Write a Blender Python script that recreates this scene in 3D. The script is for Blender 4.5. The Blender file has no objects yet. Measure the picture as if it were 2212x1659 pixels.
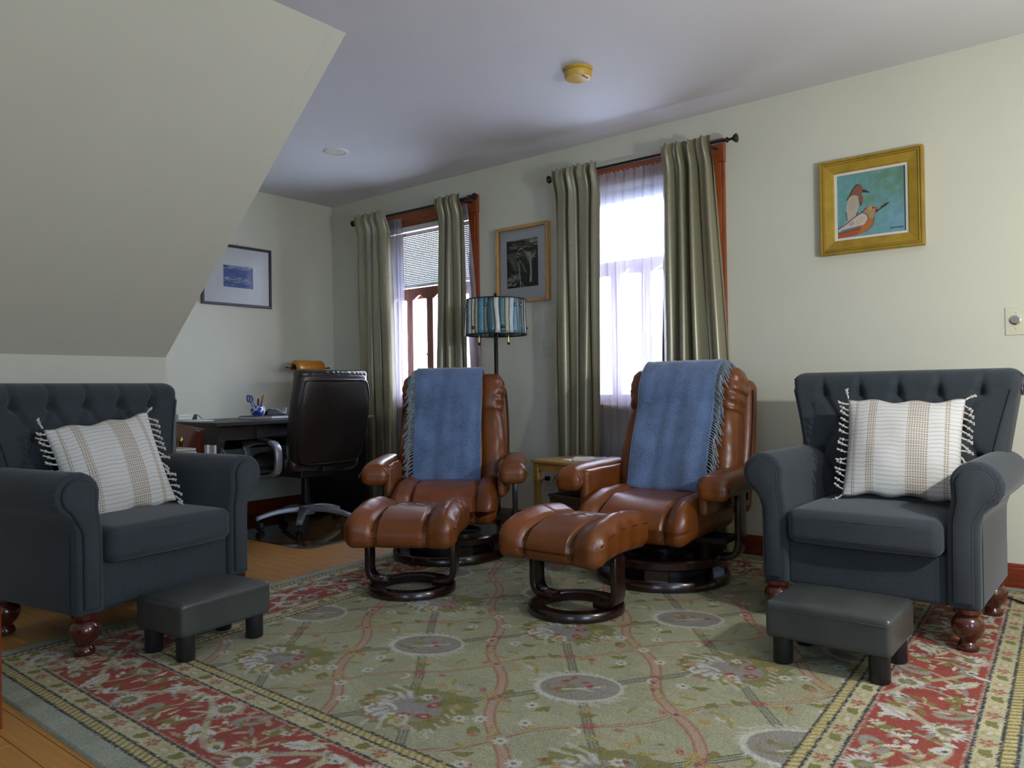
import bpy, bmesh, math, random
import numpy as np
from math import sin, cos, pi, radians, sqrt, atan2, exp
from mathutils import Vector, Matrix

S = bpy.context.scene
COL = S.collection
RND = random.Random(11)

# ------------------------------------------------------------------ camera, world, lights, exposure
def setup_camera():
    f, yaw, pit, rol = 1658.54, 0.673518, 0.0063464, -0.0153998
    F = Vector((-sin(yaw) * cos(pit), cos(yaw) * cos(pit), sin(pit)))
    r = Vector((cos(yaw), sin(yaw), 0.0))
    u = r.cross(F)
    r2 = cos(rol) * r + sin(rol) * u
    u2 = -sin(rol) * r + cos(rol) * u
    cd = bpy.data.cameras.new('camera')
    co = bpy.data.objects.new('camera', cd)
    COL.objects.link(co)
    m = Matrix((r2, u2, -F)).transposed().to_4x4()
    m.translation = Vector((5.03036, -3.98026, 0.898254))
    co.matrix_world = m
    cd.sensor_fit = 'HORIZONTAL'
    cd.sensor_width = 36.0
    cd.lens = f / 2212.0 * 36.0
    cd.clip_start = 0.02
    S.camera = co
setup_camera()

w = bpy.data.worlds.new('sky')
S.world = w
w.use_nodes = True
bg = w.node_tree.nodes['Background']
bg.inputs['Color'].default_value = (0.68, 0.77, 1.0, 1)
bg.inputs['Strength'].default_value = 25.0

def point_light(name, loc, power, col, radius):
    d = bpy.data.lights.new(name, 'POINT')
    d.energy = power
    d.color = col
    d.shadow_soft_size = radius
    o = bpy.data.objects.new(name, d)
    o.location = loc
    COL.objects.link(o)
    return o
# a two-bulb lamp standing to the right of the frame, and added daylight panels standing in for unseen windows
point_light('lamp_bulb', (5.47, -1.72, 1.31), 58, (1.0, 1.0, 0.985), 0.022)
point_light('lamp_bulb', (5.50, -1.55, 1.25), 15, (1.0, 1.0, 0.985), 0.022)
def area_light(name, loc, rot, sx, sy, power, col):
    d = bpy.data.lights.new(name, 'AREA')
    d.shape = 'RECTANGLE'
    d.size, d.size_y = sx, sy
    d.energy = power
    d.color = col
    o = bpy.data.objects.new(name, d)
    o.location = loc
    o.rotation_euler = rot
    COL.objects.link(o)
    return o
area_light('side_daylight_panel', (6.55, -3.6, 1.15), (0, radians(90), 0), 1.2, 1.2, 40, (0.46, 0.67, 1.0))  # bluish area panel added at the solid right wall; no window is built there
area_light('rear_daylight_panel', (5.2, -6.45, 1.25), (radians(90), 0, 0), 1.0, 1.0, 18, (0.50, 0.70, 1.0))  # second added panel by the closed rear wall, standing in for unseen daylight

vs = S.view_settings
S.display_settings.display_device = 'sRGB'
vs.view_transform = 'Standard'
vs.look = 'None'
vs.exposure = 0.0
vs.gamma = 1.0
vs.use_curve_mapping = False

# ------------------------------------------------------------------ materials
class NT:
    def __init__(s, name):
        s.m = bpy.data.materials.new(name)
        s.m.use_nodes = True
        s.t = s.m.node_tree
        s.t.nodes.clear()
        s.out = s.n('ShaderNodeOutputMaterial')
    def n(s, typ, **kw):
        nd = s.t.nodes.new(typ)
        for k, v in kw.items():
            setattr(nd, k, v)
        return nd
    def l(s, a, b):
        s.t.links.new(a, b)
    def bsdf(s, col, rough=0.5, **kw):
        b = s.n('ShaderNodeBsdfPrincipled')
        b.inputs['Base Color'].default_value = (*col, 1)
        b.inputs['Roughness'].default_value = rough
        for k, v in kw.items():
            b.inputs[k].default_value = v
        s.l(b.outputs[0], s.out.inputs[0])
        s.b = b
        return b
    def coord(s, kind='Object', scale=(1, 1, 1)):
        c = s.n('ShaderNodeTexCoord')
        mp = s.n('ShaderNodeMapping')
        mp.inputs['Scale'].default_value = scale
        s.l(c.outputs[kind], mp.inputs[0])
        return mp.outputs[0]
    def noise(s, vec, scale, detail=3, rough=0.55):
        nd = s.n('ShaderNodeTexNoise')
        nd.inputs['Scale'].default_value = scale
        nd.inputs['Detail'].default_value = detail
        nd.inputs['Roughness'].default_value = rough
        s.l(vec, nd.inputs['Vector'])
        return nd.outputs['Fac']
    def ramp(s, fac, stops):
        r = s.n('ShaderNodeValToRGB')
        els = r.color_ramp.elements
        els[0].position, els[0].color = stops[0][0], (*stops[0][1], 1)
        els[1].position, els[1].color = stops[-1][0], (*stops[-1][1], 1)
        for p, c in stops[1:-1]:
            e = els.new(p)
            e.color = (*c, 1)
        s.l(fac, r.inputs[0])
        return r.outputs[0]
    def mathn(s, op, a, b=None):
        nd = s.n('ShaderNodeMath', operation=op)
        for i, v in enumerate((a, b)):
            if v is None: continue
            if isinstance(v, (int, float)): nd.inputs[i].default_value = v
            else: s.l(v, nd.inputs[i])
        return nd.outputs[0]
    def bump(s, h, strength=0.3, dist=0.002):
        bp = s.n('ShaderNodeBump')
        bp.inputs['Strength'].default_value = strength
        bp.inputs['Distance'].default_value = dist
        s.l(h, bp.inputs['Height'])
        s.l(bp.outputs[0], s.b.inputs['Normal'])
        return bp

def mul(c, k): return tuple(x * k for x in c)
def mixc(a, b, t): return tuple(x + (y - x) * t for x, y in zip(a, b))

def mat_plain(name, col, rough=0.5, var=0.12, scale=20, bump=0.0, bscale=300, bdist=0.001, stretch=(1, 1, 1), **kw):
    t = NT(name)
    t.bsdf(col, rough, **kw)
    v = t.coord('Object', stretch)
    t.l(t.ramp(t.noise(v, scale), [(0.3, mul(col, 1 - var)), (0.7, mul(col, 1 + var))]), t.b.inputs['Base Color'])
    if bump > 0:
        t.bump(t.noise(v, bscale, 4), bump, bdist)
    return t.m

def mat_fabric(name, col):
    t = NT(name)
    t.bsdf(col, 0.9, **{'Sheen Weight': 0.4, 'Sheen Roughness': 0.5})
    t.b.inputs['Sheen Tint'].default_value = (*mixc(col, (1, 1, 1), 0.35), 1)
    a = t.noise(t.coord('Object', (1, 1, 6)), 160, 2)
    b = t.noise(t.coord('Object', (6, 6, 1)), 160, 2)
    s = t.mathn('ADD', a, b)
    big = t.noise(t.coord(), 7, 3)
    f = t.mathn('ADD', t.mathn('MULTIPLY', s, 0.40), t.mathn('MULTIPLY', big, 0.2))
    t.l(t.ramp(f, [(0.36, mul(col, 0.6)), (0.64, mul(col, 1.4))]), t.b.inputs['Base Color'])
    t.bump(s, 0.35, 0.0012)
    return t.m

def mat_leather(name, col, rough=0.34, coat=0.25, wr=0.5):
    t = NT(name)
    t.bsdf(col, rough, **{'Coat Weight': coat, 'Coat Roughness': 0.25, 'Specular IOR Level': 0.5})
    v = t.coord()
    t.l(t.ramp(t.noise(v, 5, 4), [(0.3, mul(col, 0.72)), (0.7, mul(col, 1.25))]), t.b.inputs['Base Color'])
    fine = t.noise(v, 260, 3)
    vo = t.n('ShaderNodeTexVoronoi', feature='DISTANCE_TO_EDGE')
    vo.inputs['Scale'].default_value = 110
    t.l(v, vo.inputs['Vector'])
    big = t.noise(t.coord('Object', (1, 1, 2.2)), 24, 4, 0.6)
    h = t.mathn('ADD', t.mathn('MULTIPLY', fine, 0.10), t.mathn('MULTIPLY', big, wr))
    h = t.mathn('ADD', h, t.mathn('MULTIPLY', t.mathn('MINIMUM', vo.outputs['Distance'], 0.12), 0.5))
    t.bump(h, 0.35, 0.006)
    return t.m

def mat_wood(name, col, rough=0.3, coat=0.3, axis=0, scale=9, contrast=0.4):
    t = NT(name)
    t.bsdf(col, rough, **{'Coat Weight': coat, 'Coat Roughness': 0.12})
    st = [14, 14, 14]
    st[axis] = 1.0
    v = t.coord('Object', tuple(st))
    oi = t.n('ShaderNodeObjectInfo')
    sh = t.n('ShaderNodeVectorMath', operation='ADD')
    t.l(v, sh.inputs[0])
    cb = t.n('ShaderNodeCombineXYZ')
    t.l(t.mathn('MULTIPLY', oi.outputs['Random'], 37.0), cb.inputs[0])
    t.l(t.mathn('MULTIPLY', oi.outputs['Random'], 71.0), cb.inputs[1])
    t.l(cb.outputs[0], sh.inputs[1])
    n = t.noise(sh.outputs[0], scale, 5, 0.6)
    c = t.ramp(n, [(0.28, mul(col, 1 - contrast)), (0.52, col), (0.75, mul(col, 1 + contrast))])
    t.l(c, t.b.inputs['Base Color'])
    t.bump(n, 0.08, 0.001)
    return t.m

M = {}
M['wall'] = mat_plain('wall_paint', (0.61, 0.605, 0.495), 0.75, 0.015, 3, 0.10, 260, 0.0006)
M['ceil'] = mat_plain('ceiling_paint', (0.62, 0.63, 0.66), 0.8, 0.015, 3, 0.10, 220, 0.0006)
M['fabric'] = mat_fabric('slate_fabric', (0.023, 0.031, 0.037))
M['fabric_dark'] = mat_fabric('slate_piping', (0.015, 0.02, 0.025))
M['leather'] = mat_leather('cognac_leather', (0.160, 0.043, 0.0065), 0.34, 0.10, 0.45)
M['leather_seam'] = mat_leather('cognac_seam', (0.06, 0.017, 0.006), 0.4, 0.2)
M['thread'] = mat_plain('pale_thread', (0.42, 0.26, 0.17), 0.6)
M['leather_grey'] = mat_leather('grey_faux_leather', (0.040, 0.045, 0.043), 0.36, 0.15, 0.12)
M['leather_espresso'] = mat_leather('espresso_leather', (0.016, 0.011, 0.010), 0.33, 0.25, 0.35)
M['darkwood'] = mat_wood('dark_cherry_wood', (0.014, 0.0032, 0.0024), 0.25, 0.4, 0, 9, 0.15)
M['mahogany'] = mat_wood('mahogany_wood', (0.060, 0.011, 0.005), 0.2, 0.5, 2, 5, 0.12)
M['casing'] = mat_wood('orange_stained_wood', (0.27, 0.058, 0.010), 0.35, 0.3, 2)
M['casing_h'] = mat_wood('orange_stained_wood_rail', (0.27, 0.058, 0.010), 0.35, 0.3, 0)
M['base'] = mat_wood('cherry_baseboard_wood', (0.19, 0.030, 0.008), 0.3, 0.3, 0)
M['shutter'] = mat_wood('brown_shutter_wood', (0.20, 0.055, 0.025), 0.4, 0.2, 2)
M['pine'] = mat_wood('honey_pine_wood', (0.40, 0.23, 0.065), 0.35, 0.25, 0)
M['oakframe'] = mat_wood('light_oak_frame', (0.52, 0.29, 0.09), 0.4, 0.2, 2)
M['plank'] = mat_wood('maple_floor_wood', (0.43, 0.205, 0.050), 0.45, 0.0, 0, 6, 0.16)
M['cabinet'] = mat_wood('orange_cabinet_wood', (0.40, 0.15, 0.03), 0.35, 0.3, 2)
M['deskwood'] = mat_wood('espresso_desk_wood', (0.012, 0.008, 0.007), 0.45, 0.05, 1)
M['black'] = mat_plain('black_plastic', (0.010, 0.010, 0.011), 0.45)
M['blackmetal'] = mat_plain('black_metal', (0.012, 0.011, 0.011), 0.4, Metallic=0.3)
M['silver'] = mat_plain('silver_plastic', (0.36, 0.37, 0.41), 0.35, Metallic=0.55)
M['chrome'] = mat_plain('chrome', (0.75, 0.75, 0.75), 0.12, Metallic=1.0)
M['brass'] = mat_plain('brass', (0.45, 0.28, 0.08), 0.25, Metallic=1.0)
M['gold'] = mat_plain('gold_leaf', (0.40, 0.255, 0.025), 0.42, 0.18, 12, Metallic=0.35)
M['golddark'] = mat_plain('gold_groove', (0.10, 0.05, 0.008), 0.5)
M['greyframe'] = mat_plain('charcoal_frame', (0.055, 0.055, 0.062), 0.35)
M['white'] = mat_plain('white_paper', (0.72, 0.72, 0.72), 0.6, 0.03)
M['matboard'] = mat_plain('white_matboard', (0.66, 0.68, 0.70), 0.7, 0.02)
M['liner'] = mat_plain('linen_liner', (0.62, 0.58, 0.50), 0.8, 0.05)
M['ivory'] = mat_plain('ivory_plastic', (0.60, 0.60, 0.44), 0.4, 0.02)
M['wallplate'] = mat_plain('painted_plate', (0.56, 0.56, 0.46), 0.45, 0.02)
M['oldplastic'] = mat_plain('yellowed_plastic', (0.55, 0.36, 0.055), 0.4, 0.04)
M['whiteplastic'] = mat_plain('white_plastic', (0.66, 0.66, 0.64), 0.4, 0.02)
M['beige'] = mat_plain('beige_plastic', (0.40, 0.39, 0.35), 0.5, 0.04)
M['darkgrey'] = mat_plain('dark_grey_metal', (0.035, 0.037, 0.042), 0.5)
M['amber'] = mat_plain('amber_glass', (0.42, 0.16, 0.012), 0.15, 0.1, 30, **{'Coat Weight': 0.5})
M['bluehandle'] = mat_plain('blue_plastic', (0.012, 0.025, 0.16), 0.3)
M['bristle'] = mat_plain('tan_bristle', (0.35, 0.20, 0.05), 0.8)
M['pencilwood'] = mat_plain('maroon_pencil', (0.10, 0.015, 0.02), 0.4)
M['blanket'] = None
M['fringe'] = mat_plain('grey_blue_fringe', (0.20, 0.24, 0.27), 0.9, 0.25, 60)
M['tassel'] = mat_plain('ecru_tassel', (0.50, 0.47, 0.42), 0.9, 0.2, 80)

def mat_blanket():
    col = (0.098, 0.155, 0.285)
    t = NT('blue_woven_blanket')
    t.bsdf(col, 0.95, **{'Sheen Weight': 0.4})
    v = t.coord()
    a = t.noise(t.coord('Object', (1, 1, 1)), 190, 2)
    t.l(t.ramp(t.mathn('ADD', t.mathn('MULTIPLY', a, 0.6), t.mathn('MULTIPLY', t.noise(v, 9, 3), 0.4)),
               [(0.36, mul(col, 0.62)), (0.64, mul(col, 1.4))]), t.b.inputs['Base Color'])
    t.bump(a, 0.5, 0.003)
    return t.m
M['blanket'] = mat_blanket()

def mat_curtain():
    col = (0.26, 0.240, 0.150)
    t = NT('olive_silk_curtain')
    t.bsdf(col, 0.34, **{'Specular IOR Level': 0.9, 'Metallic': 0.25})
    v = t.coord('Object', (2, 2, 60))
    n = t.noise(v, 4, 4, 0.6)
    t.l(t.ramp(n, [(0.3, mul(col, 0.92)), (0.7, mul(col, 1.08))]), t.b.inputs['Base Color'])
    t.bump(n, 0.08, 0.002)
    return t.m
M['curtain'] = mat_curtain()

def mat_sheer():
    t = NT('white_sheer')
    tr = t.n('ShaderNodeBsdfTransparent')
    tl = t.n('ShaderNodeBsdfTranslucent')
    tl.inputs[0].default_value = (0.24, 0.24, 0.29, 1)
    df = t.n('ShaderNodeBsdfDiffuse')
    df.inputs[0].default_value = (0.80, 0.80, 0.86, 1)
    m1 = t.n('ShaderNodeMixShader')
    m1.inputs[0].default_value = 0.4
    t.l(tl.outputs[0], m1.inputs[1]); t.l(df.outputs[0], m1.inputs[2])
    m2 = t.n('ShaderNodeMixShader')
    n = t.noise(t.coord('Object', (30, 30, 1)), 5, 2)
    f = t.mathn('ADD', t.mathn('MULTIPLY', n, 0.35), 0.47)
    t.l(f, m2.inputs[0])
    t.l(tr.outputs[0], m2.inputs[1]); t.l(m1.outputs[0], m2.inputs[2])
    t.l(m2.outputs[0], t.out.inputs[0])
    return t.m
M['sheer'] = mat_sheer()

def mat_glass(name, tint=(1, 1, 1), gl=0.9):
    t = NT(name)
    tr = t.n('ShaderNodeBsdfTransparent')
    tr.inputs[0].default_value = (*tint, 1)
    g = t.n('ShaderNodeBsdfGlossy')
    g.inputs['Roughness'].default_value = 0.02
    fr = t.n('ShaderNodeFresnel')
    fr.inputs[0].default_value = 1.45
    m = t.n('ShaderNodeMixShader')
    t.l(t.mathn('MULTIPLY', fr.outputs[0], gl), m.inputs[0])
    t.l(tr.outputs[0], m.inputs[1]); t.l(g.outputs[0], m.inputs[2])
    t.l(m.outputs[0], t.out.inputs[0])
    return t.m
M['glass'] = mat_glass('window_glass')
M['matglass'] = mat_glass('clear_floor_mat', (0.93, 0.95, 0.94), 0.8)

def mat_slat():
    t = NT('white_blind_slat')
    tl = t.n('ShaderNodeBsdfTranslucent')
    tl.inputs[0].default_value = (0.13, 0.15, 0.145, 1)
    df = t.n('ShaderNodeBsdfDiffuse')
    df.inputs[0].default_value = (0.30, 0.33, 0.32, 1)
    m = t.n('ShaderNodeMixShader')
    m.inputs[0].default_value = 0.5
    t.l(tl.outputs[0], m.inputs[1]); t.l(df.outputs[0], m.inputs[2])
    t.l(m.outputs[0], t.out.inputs[0])
    return t.m
M['slat'] = mat_slat()

def mat_vcol(name, rough=0.8, bump=0.0, bscale=250, bdist=0.003, coat=0.0, var=0.0):
    t = NT(name)
    t.bsdf((0.5, 0.5, 0.5), rough, **{'Coat Weight': coat, 'Coat Roughness': 0.1})
    a = t.n('ShaderNodeVertexColor', layer_name='Col')
    if var > 0:
        mx = t.n('ShaderNodeMix', data_type='RGBA', blend_type='MULTIPLY')
        mx.inputs[0].default_value = 1.0
        t.l(a.outputs[0], mx.inputs[6])
        t.l(t.ramp(t.noise(t.coord(), 220, 2), [(0.3, (1 - var,) * 3), (0.7, (1 + var,) * 3)]), mx.inputs[7])
        t.l(mx.outputs[2], t.b.inputs['Base Color'])
    else:
        t.l(a.outputs[0], t.b.inputs['Base Color'])
    if bump > 0:
        t.bump(t.noise(t.coord(), bscale, 3), bump, bdist)
    return t.m
M['rug'] = mat_vcol('tufted_wool', 0.95, 0.8, 260, 0.006, 0, 0.22)
M['print'] = mat_vcol('printed_paper', 0.7)
M['canvas'] = mat_vcol('oil_paint', 0.5, 0.3, 300, 0.001)

def mat_pillow():
    t = NT('cream_woven_pillow')
    base = (0.60, 0.585, 0.555)
    t.bsdf(base, 0.9)
    tc = t.n('ShaderNodeTexCoord')
    sp = t.n('ShaderNodeSeparateXYZ')
    t.l(tc.outputs['Object'], sp.inputs[0])
    x, z = sp.outputs[0], sp.outputs[2]
    # vertical tan stripes made of small stitched dashes, at given positions
    def band(c, hw):
        d = t.mathn('ABSOLUTE', t.mathn('SUBTRACT', x, c))
        return t.mathn('LESS_THAN', d, hw)
    def comb(coordv, freq, duty):
        fr = t.mathn('FRACT', t.mathn('MULTIPLY', coordv, freq))
        return t.mathn('LESS_THAN', fr, duty)
    bands = None
    for c, hw in ((-0.105, 0.014), (0.055, 0.036), (0.150, 0.010), (-0.165, 0.006)):
        b = band(c, hw)
        bands = b if bands is None else t.mathn('MAXIMUM', bands, b)
    cols = comb(x, 118.0, 0.5)
    rows = comb(z, 105.0, 0.6)
    dash = t.mathn('MULTIPLY', t.mathn('MULTIPLY', cols, rows), bands)
    wob = t.mathn('ADD', z, t.mathn('MULTIPLY', t.noise(t.coord('Object', (6, 1, 1)), 3, 2), 0.02))
    rib = t.mathn('MULTIPLY', comb(wob, 62.0, 0.30), t.noise(t.coord('Object', (1, 1, 7)), 5, 1))
    mx = t.n('ShaderNodeMix', data_type='RGBA')
    t.l(t.mathn('MULTIPLY', rib, 0.9), mx.inputs[0])
    mx.inputs[6].default_value = (*base, 1)
    mx.inputs[7].default_value = (0.34, 0.33, 0.30, 1)
    mb = t.n('ShaderNodeMix', data_type='RGBA')
    t.l(t.mathn('MULTIPLY', bands, 0.28), mb.inputs[0])
    t.l(mx.outputs[2], mb.inputs[6])
    mb.inputs[7].default_value = (0.46, 0.38, 0.27, 1)
    m2 = t.n('ShaderNodeMix', data_type='RGBA')
    t.l(t.mathn('MULTIPLY', dash, 0.85), m2.inputs[0])
    t.l(mb.outputs[2], m2.inputs[6])
    m2.inputs[7].default_value = (0.24, 0.17, 0.10, 1)
    t.l(m2.outputs[2], t.b.inputs['Base Color'])
    h = t.mathn('ADD', t.mathn('MULTIPLY', rib, -1.0), t.mathn('MULTIPLY', t.noise(t.coord(), 260, 2), 0.6))
    t.bump(h, 0.7, 0.003)
    return t.m
M['pillow'] = mat_pillow()

def mat_pot():
    t = NT('blue_white_porcelain')
    t.bsdf((0.6, 0.65, 0.72), 0.15)
    n = t.noise(t.coord(), 38, 2)
    t.l(t.ramp(n, [(0.46, (0.62, 0.68, 0.75)), (0.52, (0.02, 0.05, 0.30))]), t.b.inputs['Base Color'])
    return t.m
M['pot'] = mat_pot()
M['wicker'] = mat_plain('wicker', (0.10, 0.055, 0.03), 0.7, 0.5, 90, 0.6, 120, 0.004)

# ------------------------------------------------------------------ mesh building
class MB:
    def __init__(s):
        s.v, s.f = [], []
    def add(s, vs_, fs):
        o = len(s.v)
        s.v += [tuple(p) for p in vs_]
        s.f += [tuple(i + o for i in q) for q in fs]
        return s
    def box(s, c, d, rot=None):
        hx, hy, hz = d[0] / 2, d[1] / 2, d[2] / 2
        p = [Vector((x, y, z)) for x in (-hx, hx) for y in (-hy, hy) for z in (-hz, hz)]
        if rot is not None:
            p = [rot @ q for q in p]
        p = [q + Vector(c) for q in p]
        return s.add(p, [(0, 1, 3, 2), (4, 6, 7, 5), (0, 4, 5, 1), (2, 3, 7, 6), (0, 2, 6, 4), (1, 5, 7, 3)])
    def box2(s, a, b):
        return s.box([(x + y) / 2 for x, y in zip(a, b)], [abs(y - x) for x, y in zip(a, b)])
    def tube(s, pts, r, n=8, cap=True, closed=False, flat=None):
        pts = [Vector(p) for p in pts]
        N = len(pts)
        rs = r if isinstance(r, (list, tuple)) else [r] * N
        prev = None
        vs_, fs = [], []
        for i in range(N):
            if closed:
                tg = (pts[(i + 1) % N] - pts[i - 1])
            else:
                tg = pts[min(i + 1, N - 1)] - pts[max(i - 1, 0)]
            if tg.length < 1e-9: tg = Vector((0, 0, 1))
            tg.normalize()
            if prev is None:
                a = Vector((0, 0, 1)) if abs(tg.z) < 0.9 else Vector((1, 0, 0))
                nn = (a - tg * a.dot(tg)).normalized()
            else:
                nn = prev - tg * prev.dot(tg)
                nn = nn.normalized() if nn.length > 1e-6 else prev
            prev = nn
            bb = tg.cross(nn)
            for k in range(n):
                th = 2 * pi * k / n
                vs_.append(pts[i] + rs[i] * (cos(th) * nn + sin(th) * bb))
        for i in range(N if closed else N - 1):
            j = (i + 1) % N
            for k in range(n):
                k2 = (k + 1) % n
                fs.append((i * n + k, i * n + k2, j * n + k2, j * n + k))
        if cap and not closed:
            fs.append(tuple(range(n - 1, -1, -1)))
            fs.append(tuple((N - 1) * n + k for k in range(n)))
        return s.add(vs_, fs)
    def band(s, pts, w, t, wdir):
        """flat board of width w (along wdir) and thickness t that follows pts"""
        pts = [Vector(p) for p in pts]
        wd = Vector(wdir).normalized()
        N = len(pts)
        vs_, fs = [], []
        for i in range(N):
            tg = (pts[min(i + 1, N - 1)] - pts[max(i - 1, 0)]).normalized()
            nn = tg.cross(wd).normalized()
            for a, b in ((-1, -1), (1, -1), (1, 1), (-1, 1)):
                vs_.append(pts[i] + wd * (a * w / 2) + nn * (b * t / 2))
        for i in range(N - 1):
            for k in range(4):
                k2 = (k + 1) % 4
                fs.append((i * 4 + k, i * 4 + k2, i * 4 + 4 + k2, i * 4 + 4 + k))
        fs.append((3, 2, 1, 0))
        fs.append(tuple((N - 1) * 4 + k for k in range(4)))
        return s.add(vs_, fs)
    def lathe(s, prof, n=24, c=(0, 0, 0), rot=None, closed=False):
        vs_, fs = [], []
        P = len(prof)
        for (r, z) in prof:
            for k in range(n):
                th = 2 * pi * k / n
                q = Vector((r * cos(th), r * sin(th), z))
                if rot is not None: q = rot @ q
                vs_.append(q + Vector(c))
        for i in range(P if closed else P - 1):
            j = (i + 1) % P
            for k in range(n):
                k2 = (k + 1) % n
                fs.append((i * n + k, i * n + k2, j * n + k2, j * n + k))
        if not closed:
            if prof[0][0] > 1e-6: fs.append(tuple(range(n - 1, -1, -1)))
            if prof[-1][0] > 1e-6: fs.append(tuple((P - 1) * n + k for k in range(n)))
        return s.add(vs_, fs)
    def grid(s, fn, nu, nv, cu=False):
        vs_, fs = [], []
        for i in range(nu + (0 if cu else 1)):
            for j in range(nv + 1):
                vs_.append(fn(i / nu, j / nv))
        NU = nu if cu else nu + 1
        for i in range(nu):
            i2 = (i + 1) % NU
            for j in range(nv):
                fs.append((i * (nv + 1) + j, i2 * (nv + 1) + j, i2 * (nv + 1) + j + 1, i * (nv + 1) + j + 1))
        return s.add(vs_, fs)
    def prism(s, outline, a0, a1, axis='y'):
        """outline is a list of 2-D points; axis y: (x,z) extruded in y; x: (y,z) in x; z: (x,y) in z"""
        n = len(outline)
        def P(p, a):
            if axis == 'y': return (p[0], a, p[1])
            if axis == 'x': return (a, p[0], p[1])
            return (p[0], p[1], a)
        vs_ = [P(p, a0) for p in outline] + [P(p, a1) for p in outline]
        fs = [tuple(range(n)), tuple(range(2 * n - 1, n - 1, -1))]
        for i in range(n):
            j = (i + 1) % n
            fs.append((i, i + n, j + n, j))
        return s.add(vs_, fs)
    def sup(s, half, r, c=(0, 0, 0), fn=None, k=3, m=6, rot=None):
        """box with rounded edges on a fine grid, then bent by fn"""
        hs = list(half)
        rr = [min(r, h * 0.999) for h in hs]
        R0 = min(rr)
        def ax(h):
            o = [h - R0 + R0 * math.tan(t) for t in np.linspace(0, pi / 4, k + 1)]
            inn = list(np.linspace(-(h - R0), h - R0, m + 1)) if h - R0 > 1e-6 else [0.0]
            a = [-x for x in o[::-1]][:-1] + inn + o[1:]
            return a
        A = [ax(h) for h in hs]
        idx = {}
        vs_, fs = [], []
        def vid(p):
            key = tuple(round(x, 7) for x in p)
            if key in idx: return idx[key]
            q = [max(-(h - R0), min(h - R0, x)) for x, h in zip(p, hs)]
            d = Vector([a - b for a, b in zip(p, q)])
            v = Vector(q) + d.normalized() * R0
            if fn is not None: v = Vector(fn(v))
            if rot is not None: v = rot @ v
            idx[key] = len(vs_)
            vs_.append(v + Vector(c))
            return idx[key]
        for axi in range(3):
            o1, o2 = [i for i in range(3) if i != axi]
            for sg in (-1, 1):
                for i in range(len(A[o1]) - 1):
                    for j in range(len(A[o2]) - 1):
                        q = []
                        for a, b in ((i, j), (i + 1, j), (i + 1, j + 1), (i, j + 1)):
                            p = [0, 0, 0]
                            p[axi] = sg * hs[axi]
                            p[o1] = A[o1][a]
                            p[o2] = A[o2][b]
                            q.append(vid(p))
                        q = tuple(q)
                        if (sg < 0) != (axi == 1): q = q[::-1]
                        fs.append(q)
        return s.add(vs_, fs)
    def xf(s, mtx, start=0):
        s.v = s.v[:start] + [tuple(mtx @ Vector(p)) for p in s.v[start:]]
        return s
    def mesh(s, name, mat, smooth=True, bevel=0.0, seg=2, recalc=True, angle=40):
        me = bpy.data.meshes.new(name)
        me.from_pydata(s.v, [], s.f)
        if recalc or bevel > 0:
            bm = bmesh.new()
            bm.from_mesh(me)
            bmesh.ops.remove_doubles(bm, verts=bm.verts, dist=1e-6)
            bmesh.ops.recalc_face_normals(bm, faces=bm.faces)
            if bevel > 0:
                es = [e for e in bm.edges if len(e.link_faces) == 2 and e.calc_face_angle(0) > 0.6]
                bmesh.ops.bevel(bm, geom=es, offset=bevel, segments=seg, affect='EDGES', profile=0.5, clamp_overlap=True)
            bm.to_mesh(me)
            bm.free()
        if smooth:
            me.shade_smooth()
            me.set_sharp_from_angle(angle=radians(angle))
        me.materials.append(mat)
        return me

def link(name, me, parent=None):
    o = bpy.data.objects.new(name, me)
    COL.objects.link(o)
    if parent is not None: o.parent = parent
    return o
def obj(name, mb, mat, parent=None, **kw):
    return link(name, mb.mesh(name, mat, **kw), parent)
def tag(o, label, cat, group=None):
    o['label'] = label
    o['category'] = cat
    if group: o['group'] = group
    return o
def thing(name, label, cat, loc=(0, 0, 0), rz=0.0, group=None):
    o = bpy.data.objects.new(name, None)
    o.empty_display_size = 0.05
    COL.objects.link(o)
    o.location = loc
    o.rotation_euler = (0, 0, rz)
    return tag(o, label, cat, group)
def struct(name, mb, mat, parent=None, **kw):
    o = obj(name, mb, mat, parent, **kw)
    if parent is None: o['kind'] = 'structure'
    return o
def kids(o): return [c for c in bpy.data.objects if c.parent is o]
def dup(o, loc, rz, label, group=None):
    r = o.copy(); COL.objects.link(r)
    r.location = loc; r.rotation_euler = (0, 0, rz)
    r['label'] = label
    if group: r['group'] = group
    for ch in kids(o):
        c = ch.copy(); COL.objects.link(c); c.parent = r
        for g in kids(ch):
            d = g.copy(); COL.objects.link(d); d.parent = c
    return r
def bez(p0, p1, p2, p3, n=12):
    p0, p1, p2, p3 = map(Vector, (p0, p1, p2, p3))
    return [((1 - t) ** 3) * p0 + 3 * t * (1 - t) ** 2 * p1 + 3 * t * t * (1 - t) * p2 + t ** 3 * p3 for t in [i / n for i in range(n + 1)]]
def spline(pts, n=6):
    """Catmull-Rom through pts"""
    pts = [Vector(p) for p in pts]
    P = [pts[0] * 2 - pts[1]] + pts + [pts[-1] * 2 - pts[-2]]
    out = []
    for i in range(1, len(P) - 2):
        for k in range(n):
            t = k / n
            a, b, c, d = P[i - 1], P[i], P[i + 1], P[i + 2]
            out.append(0.5 * ((2 * b) + (c - a) * t + (2 * a - 5 * b + 4 * c - d) * t * t + (3 * b - a - 3 * c + d) * t ** 3))
    out.append(pts[-1])
    return out

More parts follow.
